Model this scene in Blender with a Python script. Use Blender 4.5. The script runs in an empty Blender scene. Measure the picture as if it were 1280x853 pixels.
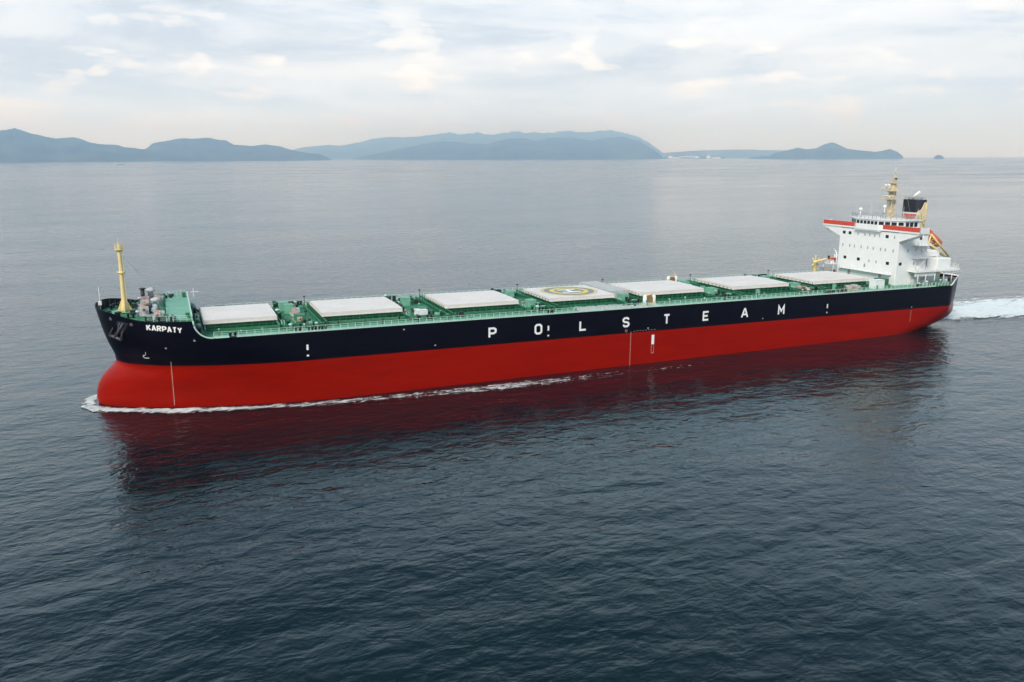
import bpy, bmesh, math, random
from mathutils import Vector, Matrix, noise
random.seed(7)
PI = math.pi
C = bpy.context.scene
COL = C.collection

# ---------------------------------------------------------------- materials
def mat(name, color, rough=0.5, metal=0.0, vary=0.0, scale=1.0, spec=0.5, bump=0.0, stretch=(1, 1, 1)):
    m = bpy.data.materials.new(name); m.use_nodes = True
    nt = m.node_tree; b = nt.nodes['Principled BSDF']
    b.inputs['Roughness'].default_value = rough
    b.inputs['Metallic'].default_value = metal
    b.inputs['Specular IOR Level'].default_value = spec
    tc = nt.nodes.new('ShaderNodeTexCoord'); mp = nt.nodes.new('ShaderNodeMapping')
    mp.inputs['Scale'].default_value = stretch
    nt.links.new(tc.outputs['Object'], mp.inputs['Vector'])
    n = nt.nodes.new('ShaderNodeTexNoise'); n.inputs['Scale'].default_value = scale
    n.inputs['Detail'].default_value = 6; n.inputs['Roughness'].default_value = 0.65
    nt.links.new(mp.outputs['Vector'], n.inputs['Vector'])
    r = nt.nodes.new('ShaderNodeValToRGB')
    r.color_ramp.elements[0].position = 0.3; r.color_ramp.elements[1].position = 0.7
    lo = [c * (1 - vary) for c in color]; hi = [min(1, c * (1 + vary)) for c in color]
    r.color_ramp.elements[0].color = (*lo, 1); r.color_ramp.elements[1].color = (*hi, 1)
    nt.links.new(n.outputs['Fac'], r.inputs['Fac'])
    nt.links.new(r.outputs['Color'], b.inputs['Base Color'])
    if bump:
        bp = nt.nodes.new('ShaderNodeBump'); bp.inputs['Strength'].default_value = 1.0
        bp.inputs['Distance'].default_value = bump
        nt.links.new(n.outputs['Fac'], bp.inputs['Height']); nt.links.new(bp.outputs['Normal'], b.inputs['Normal'])
    return m

M = {
 'black': mat('navy_black_paint', (0.0018, 0.0018, 0.006), 0.40, vary=0.4, scale=0.25, spec=0.10, stretch=(0.5, 1, 2.2), bump=0.02),
 'red': mat('antifouling_red_paint', (0.262, 0.005, 0.0005), 0.36, vary=0.13, scale=0.3, spec=0.10, stretch=(0.25, 1, 1.6), bump=0.02),
 'deck': mat('deck_green_paint', (0.030, 0.19, 0.09), 0.6, vary=0.25, scale=0.5),
 'dgreen': mat('coaming_green_paint', (0.010, 0.12, 0.05), 0.5, vary=0.3, scale=0.6),
 'lgreen': mat('pale_green_paint', (0.16, 0.38, 0.265), 0.6, vary=0.15, scale=0.5),
 'walk': mat('walkway_green_paint', (0.085, 0.29, 0.18), 0.6, vary=0.25, scale=0.9, stretch=(.4, 1, 1)),
 'rail': mat('rail_pale_green_paint', (0.42, 0.60, 0.50), 0.5, vary=0.1),
 'cover': mat('hatch_cover_grey_white_paint', (0.69, 0.635, 0.59), 0.55, vary=0.07, scale=0.35, stretch=(0.6, 1, 1)),
 'white': mat('white_paint', (0.73, 0.735, 0.72), 0.5, vary=0.04, scale=0.5),
 'grey': mat('grey_paint', (0.30, 0.31, 0.31), 0.6, vary=0.2, scale=0.8),
 'pgrey': mat('pale_grey_nonslip_paint', (0.44, 0.45, 0.44), 0.8, vary=0.18, scale=0.6),
 'dark': mat('dark_fittings', (0.015, 0.018, 0.018), 0.6, vary=0.3),
 'glass': mat('window_glass', (0.006, 0.007, 0.009), 0.15, vary=0.2),
 'orange_red': mat('signal_red_paint', (0.55, 0.055, 0.022), 0.5, vary=0.08, scale=1),
 'orange': mat('lifeboat_orange', (0.62, 0.10, 0.03), 0.45, vary=0.1),
 'cream': mat('cream_yellow_paint', (0.70, 0.55, 0.24), 0.5, vary=0.12, scale=0.8),
 'sand': mat('buff_paint', (0.62, 0.52, 0.34), 0.5, vary=0.12, scale=0.8),
 'pink': mat('primer_machinery_paint', (0.50, 0.30, 0.25), 0.6, vary=0.35, scale=2),
 'lgrey': mat('light_grey_machinery_paint', (0.45, 0.46, 0.47), 0.6, vary=0.3, scale=2),
 'anchor': mat('anchor_grey_paint', (0.07, 0.065, 0.075), 0.5, vary=0.3),
 'mark': mat('white_mark_paint', (0.82, 0.82, 0.80), 0.5, vary=0.03),
 'wood': mat('brown_cover', (0.25, 0.12, 0.04), 0.7, vary=0.3),
 'yellow': mat('emblem_yellow_paint', (0.72, 0.58, 0.12), 0.6, vary=0.08),
 'emgrey': mat('emblem_grey_paint', (0.24, 0.24, 0.235), 0.7, vary=0.15, scale=1),
 'funnelblack': mat('funnel_black_paint', (0.006, 0.006, 0.014), 0.5, vary=0.2),
}

# ---------------------------------------------------------------- helpers
def link(name, me, m=None, parent=None):
    o = bpy.data.objects.new(name, me); COL.objects.link(o)
    if m is not None:
        for mm in (m if isinstance(m, (list, tuple)) else [m]):
            me.materials.append(M[mm] if isinstance(mm, str) else mm)
    if parent is not None: o.parent = parent
    return o
def thing(name, label, cat, loc=(0, 0, 0), group=None):
    o = bpy.data.objects.new(name, None); COL.objects.link(o); o.location = loc
    o['label'] = label; o['category'] = cat
    if group: o['group'] = group
    return o
class MB:
    """collects shapes into one mesh"""
    def __init__(s): s.v = []; s.f = []; s.mi = []; s.sm = []
    def add(s, vs, fs, mi=0, smooth=False):
        b = len(s.v); s.v += [tuple(p) for p in vs]
        for f in fs: s.f.append([b + i for i in f]); s.mi.append(mi); s.sm.append(smooth)
        return s
    def box(s, x0, x1, y0, y1, z0, z1, mi=0):
        vs = [(x0,y0,z0),(x1,y0,z0),(x1,y1,z0),(x0,y1,z0),(x0,y0,z1),(x1,y0,z1),(x1,y1,z1),(x0,y1,z1)]
        return s.add(vs, [(3,2,1,0),(4,5,6,7),(0,1,5,4),(1,2,6,5),(2,3,7,6),(3,0,4,7)], mi)
    def bbox(s, x0, x1, y0, y1, z0, z1, c=0.1, mi=0):
        """box with chamfered vertical and top edges"""
        def ring(i, z): 
            a = c
            return [(x0+i+a,y0+i,z),(x1-i-a,y0+i,z),(x1-i,y0+i+a,z),(x1-i,y1-i-a,z),(x1-i-a,y1-i,z),(x0+i+a,y1-i,z),(x0+i,y1-i-a,z),(x0+i,y0+i+a,z)]
        vs = ring(0, z0) + ring(0, z1 - c) + ring(c, z1)
        fs = [tuple(range(7, -1, -1)), tuple(range(16, 24))]
        for k in (0, 8):
            for i in range(8):
                j = (i + 1) % 8; fs.append((k+i, k+j, k+8+j, k+8+i))
        return s.add(vs, fs, mi)
    def prism(s, poly, z0, z1, mi=0, smooth=False):
        n = len(poly)
        s.add([(x, y, z0) for x, y in poly] + [(x, y, z1) for x, y in poly],
              [tuple(range(n-1, -1, -1)), tuple(range(n, 2*n))] + [(i, (i+1) % n, n+(i+1) % n, n+i) for i in range(n)], mi, False)
        return s
    def extrude(s, pts, d, mi=0):
        n = len(pts); d = Vector(d)
        s.add(list(pts) + [tuple(Vector(p) + d) for p in pts],
              [tuple(range(n-1, -1, -1)), tuple(range(n, 2*n))] + [(i, (i+1) % n, n+(i+1) % n, n+i) for i in range(n)], mi)
        return s
    def tube(s, a, b, r0, r1=None, n=8, mi=0):
        a = Vector(a); b = Vector(b); r1 = r0 if r1 is None else r1
        d = (b - a).normalized(); u = d.orthogonal().normalized(); w = d.cross(u)
        vs = []
        for p, r in ((a, r0), (b, r1)):
            for i in range(n):
                t = 2*PI*i/n; vs.append(p + (u*math.cos(t) + w*math.sin(t))*r)
        fs = [tuple(range(n-1, -1, -1)), tuple(range(n, 2*n))]
        s.add(vs, fs, mi); base = len(s.v) - 2*n
        for i in range(n):
            s.f.append([base+i, base+(i+1) % n, base+n+(i+1) % n, base+n+i]); s.mi.append(mi); s.sm.append(n > 5)
        return s
    def path(s, pts, r, n=5, mi=0):
        for a, b in zip(pts, pts[1:]): s.tube(a, b, r, r, n, mi)
        return s
    def lathe(s, prof, c=(0, 0, 0), n=16, mi=0, squash=(1, 1)):
        vs = []
        for r, z in prof:
            for i in range(n):
                t = 2*PI*i/n; vs.append((c[0]+r*math.cos(t)*squash[0], c[1]+r*math.sin(t)*squash[1], c[2]+z))
        base = len(s.v); s.v += vs
        for k in range(len(prof)-1):
            for i in range(n):
                s.f.append([base+k*n+i, base+k*n+(i+1) % n, base+(k+1)*n+(i+1) % n, base+(k+1)*n+i]); s.mi.append(mi); s.sm.append(True)
        s.f.append([base+i for i in range(n-1, -1, -1)]); s.mi.append(mi); s.sm.append(False)
        s.f.append([base+(len(prof)-1)*n+i for i in range(n)]); s.mi.append(mi); s.sm.append(False)
        return s
    def ball(s, c, r, n=12, mi=0, sz=1.0):
        k = n//2
        return s.lathe([(max(0.001, r*math.sin(PI*i/k)), -r*sz*math.cos(PI*i/k)) for i in range(k+1)], c, n, mi)
    def build(s, name, m, parent=None):
        me = bpy.data.meshes.new(name); me.from_pydata(s.v, [], s.f); me.validate()
        if len(me.polygons) == len(s.mi):
            me.polygons.foreach_set('material_index', s.mi); me.polygons.foreach_set('use_smooth', s.sm)
        me.update()
        return link(name, me, m, parent)
def railing(pts, h=1.1, step=1.5, rails=3, r=0.035, post=0.04, mb=None):
    mb = mb or MB()
    pts = [Vector(p) for p in pts]
    for k in range(1, rails+1):
        mb.path([p + Vector((0, 0, h*k/rails)) for p in pts], r if k < rails else r*1.25, 4)
    acc = 0.0; nxt = 0.0
    for a, b in zip(pts, pts[1:]):
        L = (b-a).length
        while nxt <= acc + L + 1e-6:
            p = a.lerp(b, (nxt-acc)/max(L, 1e-6)); mb.box(p.x-post, p.x+post, p.y-post, p.y+post, p.z, p.z+h); nxt += step
        acc += L
    return mb
def text_mesh(s, size, offset=0.0, sx=1.0, extrude=0.0):
    cu = bpy.data.curves.new('lettering', 'FONT'); cu.body = s; cu.size = size; cu.offset = offset
    cu.align_x = 'CENTER'; cu.align_y = 'CENTER'; cu.resolution_u = 3; cu.extrude = extrude
    o = bpy.data.objects.new('lettering', cu); COL.objects.link(o)
    bpy.context.view_layer.update()
    me = bpy.data.meshes.new_from_object(o); bpy.data.objects.remove(o)
    for v in me.vertices: v.co.x *= sx
    me.materials.clear()
    return me
def interp(x, P):
    if x <= P[0][0]: return P[0][1]
    for (a, ya), (b, yb) in zip(P, P[1:]):
        if x <= b: return ya + (yb-ya)*(x-a)/(b-a)
    return P[-1][1]
def sm(t): t = max(0, min(1, t)); return t*t*(3-2*t)

# ---------------------------------------------------------------- hull form (X aft from the bow, -Y port, Z up)
BH = 16.12; DK = 13.53; FC = 17.0; PL = 7.77; XF = 46.0; XS = 190.0
STEM = [(-6, 2.0), (-4, 0.2), (-2, -1.0), (0, -1.35), (1.5, -1.2), (3, -0.75), (4.5, 0.1), (5.6, 1.1), (6.6, 2.2), (7.4, 2.8), (9, 2.6), (11.6, 1.65), (14, 1.0), (18.8, 0.0)]
COUNTER = [(-6, 196), (-4, 199), (-2, 203), (-1, 206), (0, 211.5), (1, 217), (2, 220.3), (3, 223), (4, 225.2), (5, 226.7), (6.5, 227.9), (8, 228.4), (15, 228.8)]
def x0(z): return interp(z, STEM)
def x1(z): return interp(z, COUNTER)
def hb(x, z):
    """half breadth"""
    t = sm((z+1)/17)
    if x < XF + 4:
        Le = 50 - 24*t; p = 1.7 + 0.4*t; q = 1.5 + 1.0*t
        # bulb shoulder swells below z=5
        s = (x - x0(z))/Le
        if s <= 0: return 0.0
        if s >= 1: return BH
        return BH*max(0.0, 1-(1-s)**p)**(1/q)
    if x > XS:
        s = (x-XS)/(x1(z)-XS); s = min(1, max(0, s))
        tt = sm((z+1.5)/9); tw = interp(z, [(-4, 0.5), (-2, 2), (0, 5.5), (3, 7.0), (6, 7.6), (15, 7.8)])
        p = 2.3 + 2.2*tt; q = 1.6 + 0.2*tt
        lo = max(0.0, 1-s**p)**(1/q)
        # above the counter the quarter is a straight chamfer with an eased shoulder
        a = (1-s)*(x1(z)-XS)/12.0; k = .10
        if a > 1-k and a < 1+k: u = (a-(1-k))/(2*k); hi = (1-k) + k*(2*u-u*u)
        else: hi = min(1, a)
        ww = sm((z-3.5)/4.5)
        return tw + (BH-tw)*(lo*(1-ww)+hi*ww)
    return BH
def top(x):
    if x < 9: return FC + 1.75*(1-sm(x/9.5)*1.0)**1.0
    if x < 17.3: return FC
    if x < 20.6:
        t = (x-17.3)/3.3; return DK + (FC-DK)*(1-math.sqrt(max(0, 1-(1-t)**2)))
    if x < 215: return DK
    return DK + 1.05*sm((x-215.5)/2.5)
def build_hull(parent):
    zs = [-5, -3, -2, -1, 0] + [0.5*i for i in range(1, 16)] + [PL] + [8.5 + 0.5*i for i in range(0, 10)] + [DK]
    nl = len(zs); NT = 6
    xs = [0, .04, .1, .2, .35, .55, .8, 1.1, 1.5, 2, 2.6, 3.3, 4.1, 5, 6, 7, 8, 9, 10.2, 11.5, 13, 14.5, 16, 16.8, 17.3, 17.45, 17.7, 18.0, 18.4, 18.9, 19.5, 20.1, 20.6, 21.5, 23, 25, 27.5, 30, 33, 36, 40, XF]
    mids = [XF + (XS-XF)*i/12 for i in range(1, 13)]
    st = [i/36 for i in range(1, 37)]
    cols = [('f', x) for x in xs] + [('m', x) for x in mids] + [('s', s) for s in st]
    def pos(kind, v, z):
        if kind == 'f':
            k = (XF - x0(z))/XF; t = v/XF
            # columns above deck keep their true X so that the forecastle break is crisp
            x = x0(z) + t*(XF-x0(z))
            return x
        if kind == 'm': return v
        return XS + v*(x1(z)-XS)
    V = []; grid = []
    for side in (-1, 1):
        g = []
        for kind, v in cols:
            col = []
            xt = pos(kind, v, DK)
            T = top(pos(kind, v, 17 if kind == 'f' else 14))
            lv = list(zs) + [DK + (T-DK)*i/NT for i in range(1, NT+1)]
            for z in lv:
                x = pos(kind, v, z); col.append(len(V)); V.append((x, side*hb(x, z), z))
            g.append(col)
        grid.append(g)
    F = []; MI = []; SM = []
    kp = zs.index(PL)
    for si, g in enumerate(grid):
        for a, b in zip(g, g[1:]):
            for k in range(len(a)-1):
                q = [a[k], b[k], b[k+1], a[k+1]] if si == 0 else [a[k], a[k+1], b[k+1], b[k]]
                F.append(q); MI.append(1 if k < kp else 0); SM.append(True)
    a, b = grid[0][-1], grid[1][-1]
    for k in range(len(a)-1):
        F.append([a[k], b[k], b[k+1], a[k+1]]); MI.append(1 if k < kp else 0); SM.append(True)
    a, b = grid[0][0], grid[1][0]
    bm = bmesh.new(); vs = [bm.verts.new(p) for p in V]
    for q, mi, s in zip(F, MI, SM):
        try: f = bm.faces.new([vs[i] for i in q]); f.material_index = mi; f.smooth = s
        except ValueError: pass
    bmesh.ops.remove_doubles(bm, verts=bm.verts, dist=0.002)
    # crisp edge at the transom
    for e in bm.edges:
        if len(e.link_faces) == 2 and e.calc_face_angle(0) > 0.8: e.smooth = False
    me = bpy.data.meshes.new('hull'); bm.to_mesh(me); bm.free()
    return link('hull', me, ['black', 'red'], parent)

ship = thing('bulk_carrier', 'long bulk carrier with black over red hull, green deck and seven pale hatch covers', 'ship', (0, 0, 0.010258*115))
ship.rotation_euler = (0, 0.010258, 0)
hull = build_hull(ship)
def outline(z, xa, xb, inset=0.05, step=1.0, zz=None):
    pts = []; x = xa
    while x < xb: pts.append((x, max(0.0, hb(x, z)-inset))); x += step
    pts.append((xb, hb(xb, z)-inset)); return pts
def deck_sheet(name, m, z, xa, xb, inset=0.05, th=0.12):
    o = outline(z, xa, xb, inset, 0.75 if xb-xa < 60 else 1.5)
    poly = [(x, -y) for x, y in o] + [(x, y) for x, y in reversed(o)]
    return MB().prism(poly, z-th, z).build(name, m, ship)
deck_sheet('main_deck', 'deck', DK-0.01, 17.5, 228.6, 0.04)
deck_sheet('forecastle_deck', 'deck', FC-0.02, 0.35, 17.45, 0.05)
# forecastle bulkhead
MB().box(17.2, 17.45, -15.05, 15.05, DK, FC-0.1).build('forecastle_bulkhead', 'deck', ship)
# walkways along the deck edge
for s in (-1, 1):
    y = (s*12.6, s*16.0); mb = MB()
    mb.box(21, 205, min(y), max(y), DK-0.008, DK+0.006); mb.build('side_walkway', 'walk', ship)
    # stringer / fishplate strake at the edge
    mb = MB()
    pts = [(x, s*(hb(x, DK)-0.10), DK) for x in [20.7+1.0*i for i in range(int(190/1.0))]]
    for a, b in zip(pts, pts[1:]):
        mb.add([(a[0], a[1]-0.08, DK), (b[0], b[1]-0.08, DK), (b[0], b[1]+0.08, DK), (a[0], a[1]+0.08, DK),
                (a[0], a[1]-0.08, DK+.28), (b[0], b[1]-0.08, DK+.28), (b[0], b[1]+0.08, DK+.28), (a[0], a[1]+0.08, DK+.28)],
               [(4,5,6,7),(0,1,5,4),(2,3,7,6)])
    mb.build('fishplate', 'rail', ship)
    railing([(x, s*(hb(x, DK)-0.2), DK) for x in [20.8+2*i for i in range(95)]], 1.15, 1.5, 3, 0.04, 0.06).build('side_railing', 'rail', ship)
# bulwark cap rails
def cap(z, xs_, s, r, name, m):
    MB().path([(x, s*(hb(x, min(top(x), 18.7))), top(x)+0.03) for x in xs_], r, 6).build(name, m, ship)
for s in (-1, 1):
    cap(0, [0.02 + 0.45*i for i in range(21)], s, 0.11, 'bulwark_cap', 'black')
    cap(0, [17.3 + 0.15*i for i in range(24)], s, 0.16, 'break_rail', 'rail')
qx = [(226.5, None)]
mb = MB()
for s in (-1, 1):
    xs_ = [215.6 + 0.6*i for i in range(22)] + [228.78]
    mb.path([(x, s*hb(x, 14.5), top(x)+0.04) for x in xs_], 0.2, 6)
mb.path([(228.79, -7.8, 14.62), (228.79, 7.8, 14.62)], 0.2, 6)
mb.build('stern_cap_rail', 'white', ship)
# bulwark stays (inside of bow and stern bulwark)
for s in (-1, 1):
    for i in range(10):
        mb = MB(); x = 1.2 + i*0.95; y = s*(hb(x, 17.4)-0.12); y2 = s*(hb(x, 17.4)-0.8)
        mb.extrude([(x, y, FC), (x, y2, FC), (x, y, top(x)-0.15)], (0.08, 0, 0)); mb.build('bulwark_stay', 'dark', ship)
    for i in range(12):
        mb = MB(); x = 217.5 + i*0.85; y = s*(hb(x, 14)-0.1); y2 = s*(hb(x, 14)-0.75)
        mb.extrude([(x, y, DK), (x, y2, DK), (x, y, top(x)-0.1)], (0.08, 0, 0)); mb.build('bulwark_stay', 'dark', ship)

# ---------------------------------------------------------------- hull markings
def on_hull(me, cx, cz, m, name, off=0.035, parent=None, tilt=0.0):
    """lay a flat lettering mesh on the port side"""
    for v in me.vertices:
        x = cx + v.co.x; z = cz + v.co.y + tilt*v.co.x
        v.co = Vector((x, -(hb(x, z)+off), z))
    return link(name, me, m, parent or hull)
GLYPH = {
 'P': [[(0,0),(0,1),(.72,1),(1,.86),(1,.58),(.72,.44),(.12,.44)]],
 'O': [[(.5,1),(.24,1),(0,.82),(0,.18),(.24,0),(.76,0),(1,.18),(1,.82),(.76,1),(.5,1)]],
 'L': [[(0,1),(0,0),(1,0)]],
 'S': [[(1,.80),(.76,1),(.24,1),(0,.84),(0,.68),(.2,.54),(.8,.46),(1,.32),(1,.16),(.76,0),(.24,0),(0,.2)]],
 'T': [[(0,1),(1,1)],[(.5,.93),(.5,-.07)]],
 'E': [[(1,1),(0,1),(0,0),(1,0)],[(.1,.5),(.85,.5)]],
 'A': [[(-.04,-.07),(.44,1),(.56,1),(1.04,-.07)],[(.2,.3),(.8,.3)]],
 'M': [[(0,-.07),(0,1),(.5,.35),(1,1),(1,-.07)]],
 'K': [[(0,1.07),(0,-.07)],[(1,1.05),(.12,.46)],[(.35,.58),(1.02,-.06)]],
 'R': [[(0,-.07),(0,1),(.72,1),(1,.86),(1,.62),(.72,.5),(.12,.5)],[(.5,.46),(1,-.06)]],
 'Y': [[(0,1.05),(.5,.45)],[(1,1.05),(.5,.45),(.5,-.07)]],
}
def letter(ch, cx, cz, w, h, th, name, off=.045, lean=0.0):
    """bold sign-painter's letter laid on the port side of the hull; every stroke is a mitred ribbon"""
    mb = MB()
    for si, st in enumerate(GLYPH[ch]):
        P = [Vector((cx-w/2+th/2+x*(w-th), cz-h/2+th/2+y*(h-th))) for x, y in st]
        closed = (P[0]-P[-1]).length < 1e-4
        fine = []
        n = len(P); L_ = []; R_ = []
        for k in range(n):
            d0 = (P[k]-P[k-1]).normalized() if k else ((P[0]-P[-2]).normalized() if closed else None)
            d1 = (P[k+1]-P[k]).normalized() if k < n-1 else ((P[1]-P[0]).normalized() if closed else None)
            if d0 is None: d0 = d1
            if d1 is None: d1 = d0
            m_ = (d0+d1); m_ = m_.normalized() if m_.length > 1e-3 else d1
            nr = Vector((-m_.y, m_.x)); c_ = max(.35, nr.dot(Vector((-d1.y, d1.x))))
            L_.append(P[k]+nr*th/2/c_); R_.append(P[k]-nr*th/2/c_)
        vs = []; fs = []
        for k in range(n-1):
            for q in range(3):
                for t in ((q/3), (q+1)/3):
                    for a, b in ((L_[k], L_[k+1]), (R_[k], R_[k+1])):
                        c2 = a.lerp(b, t); z = c2.y + lean*(c2.x-cx); vs.append((c2.x, -(hb(c2.x, z)+off+.008*si), z))
                b0 = len(vs)-4; fs.append((b0, b0+1, b0+3, b0+2))
        mb.add(vs, fs)
    return mb.build(name, 'mark', hull)
for x, ch in [(77.5, 'P'), (88.45, 'O'), (99.6, 'L'), (110.85, 'S'), (122.0, 'T'), (133.2, 'E'), (144.8, 'A'), (156.2, 'M')]:
    letter(ch, x, 10.42, 1.9 if ch not in 'AM' else 2.1, 2.4, .45, 'letter')
for k, ch in enumerate('KARPATY'):
    letter(ch, 9.55+.89*k, 15.95-.10*k, .80 if ch not in 'Y' else .84, 1.12, .25, 'name_letter', .05)
def bar(x0_, x1_, z0, z1, m='mark', name='mark_bar', off=0.035, n=4):
    mb = MB(); vs = []
    for k in range(n+1):
        z = z0 + (z1-z0)*k/n
        vs += [(x0_, -(hb(x0_, z)+off), z), (x1_, -(hb(x1_, z)+off), z)]
    mb.add(vs, [(2*k, 2*k+1, 2*k+3, 2*k+2) for k in range(n)])
    return mb
for x, top_z in ((38.05, 11.0), (90.9, 11.0), (171.3, 11.0)):
    bar(x-.2, x+.2, 9.9, 11.0).build('tug_mark', 'mark', hull)
    bar(x-.22, x+.22, 8.6, 8.95).build('tug_mark_dot', 'mark', hull)
bar(118.0, 118.75, 4.55, 6.85).build('pilot_mark', 'mark', hull)
mb = bar(118.0, 118.1, 2.5, 4.5); mb.v += []; 
b2 = bar(118.65, 118.75, 2.5, 4.5); mb.add(b2.v, [(2*k, 2*k+1, 2*k+3, 2*k+2) for k in range(4)])
b2 = bar(118.0, 118.75, 2.4, 2.55, n=1); mb.add(b2.v, [(0, 1, 3, 2)])
mb.build('pilot_mark_outline', 'pink', hull)
# draught marks: small ticks up the side
for x, za, zb in ((12.9, -0.6, 8.7), (112.3, -0.6, 8.0), (201.5, 4.2, 7.4)):
    bar(x-.035, x+.035, za, zb, n=16).add([], []).build('draught_scale_line', 'pink', hull)
    z = za
    while z < zb:
        bar(x-.16, x-.02, z, z+.16, n=1).build('draught_mark', 'pink', hull); z += 0.5
# load line disc and timber marks near amidships
mb = MB(); ring = []
for i in range(24):
    t = 2*PI*i/24
    for r in (0.3, 0.22): ring.append((111.0 + r*math.cos(t), -(BH+.04), 8.35 + r*math.sin(t)))
mb.add(ring, [(2*i, 2*i+1, (2*i+3) % 48, (2*i+2) % 48) for i in range(24)])
mb.build('load_line', 'pink', hull)
for k in range(8): bar(113+k*.8, 113.35+k*.8, 8.05+.04*(k % 3), 8.15+.04*(k % 3), n=1).build('timber_mark', 'pink', hull)
for x, z in ((57.8, 12.6), (64.5, 8.7), (12.2, 11.7), (17.3, 13.2), (116.9, 8.6), (150.5, 8.6), (201.5, 8.3)):
    mb = bar(x-.17, x+.17, z-.15, z+.15, n=1); mb.build('small_hull_mark', 'lgrey', hull)
# bulbous bow symbol
pts = [(8.55, 10.75), (8.55, 10.2), (8.35, 9.95), (8.1, 10.0), (8.05, 9.6), (8.4, 9.35), (9.1, 9.4)]
mb = MB(); mb.path([(x, -(hb(x, z)+.03), z) for x, z in pts], 0.05, 5); mb.build('bulb_symbol', 'mark', hull)
# anchor in its pocket
anc = MB()
def hp(x, z, off): return Vector((x, -(hb(x, z)+off), z))
anc.add([hp(4.2, 17.0, .10), hp(6.1, 16.6, .10), hp(4.9, 14.5, .10), hp(3.2, 14.2, .10), hp(4.2, 17.0, -.2), hp(6.1, 16.6, -.2), hp(4.9, 14.5, -.2), hp(3.2, 14.2, -.2)],
        [(0,3,2,1),(0,1,5,4),(1,2,6,5),(2,3,7,6),(3,0,4,7)])
anc.build('anchor_recess_plate', 'dark', hull)
a2 = MB(); a2.tube(hp(5.2, 16.6, .25), hp(3.5, 13.6, .45), 0.22, 0.28, 8)
a2.tube(hp(2.6, 13.9, .5), hp(4.6, 13.2, .5), 0.3, 0.3, 8)
a2.tube(hp(2.6, 13.9, .5), hp(3.3, 15.6, .6), 0.3, 0.08, 6); a2.tube(hp(4.6, 13.2, .5), hp(4.9, 15.0, .6), 0.3, 0.08, 6)
a2.tube(hp(4.6, 16.6, .15), hp(3.9, 14.6, .3), 0.12, 0.12, 6)
a2.build('anchor', 'anchor', hull)
# hawse and side pipes
for x, z in ((3.1, 17.25), (6.6, 16.4)):
    mb = MB(); mb.lathe([(0.34, -.05), (0.34, .05), (0.2, .06)], (0, 0, 0), 12)
    o = mb.build('fairlead_ring', 'anchor', hull); n = Vector((-0.35, -1, 0)).normalized()
    o.location = hp(x, z, 0.02); o.rotation_euler = n.to_track_quat('Z', 'Y').to_euler()
# dark fairleads / bollards breaking the deck edge
def fairlead(x, y, z, w, m='dark'):
    mb = MB(); mb.box(x-w/2, x+w/2, y-.3, y+.3, z, z+.25)
    k = max(1, int(w/0.7))
    for i in range(k+1):
        xx = x-w/2+.2+(w-.4)*i/max(1, k); mb.lathe([(.26, 0), (.24, .55), (.32, .6), (.32, .75)], (xx, y, z+.2), 8)
    mb.build('fairlead', m, ship)
for x, w in ((24.2, 1.3), (36.4, 1.3), (40.2, 3.6), (91.5, 1.4), (172.2, 3.2), (176.2, 3.0), (203.5, 1.2)):
    for s in (-1, 1): fairlead(x, s*15.75, DK, w)
for x, w in ((13.9, 1.0), (12.0, 1.4), (9.6, 1.0)):
    for s in (-1, 1): fairlead(x, s*(hb(x, FC)-.45), FC, w)
def bollard(x, y, z, m='dark'):
    mb = MB(); mb.box(x-.8, x+.8, y-.3, y+.3, z, z+.12)
    for dx in (-.45, .45): mb.lathe([(.2, 0), (.2, .7), (.28, .72), (.28, .85)], (x+dx, y, z+.1), 10)
    mb.build('bollard', m, ship)

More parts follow.
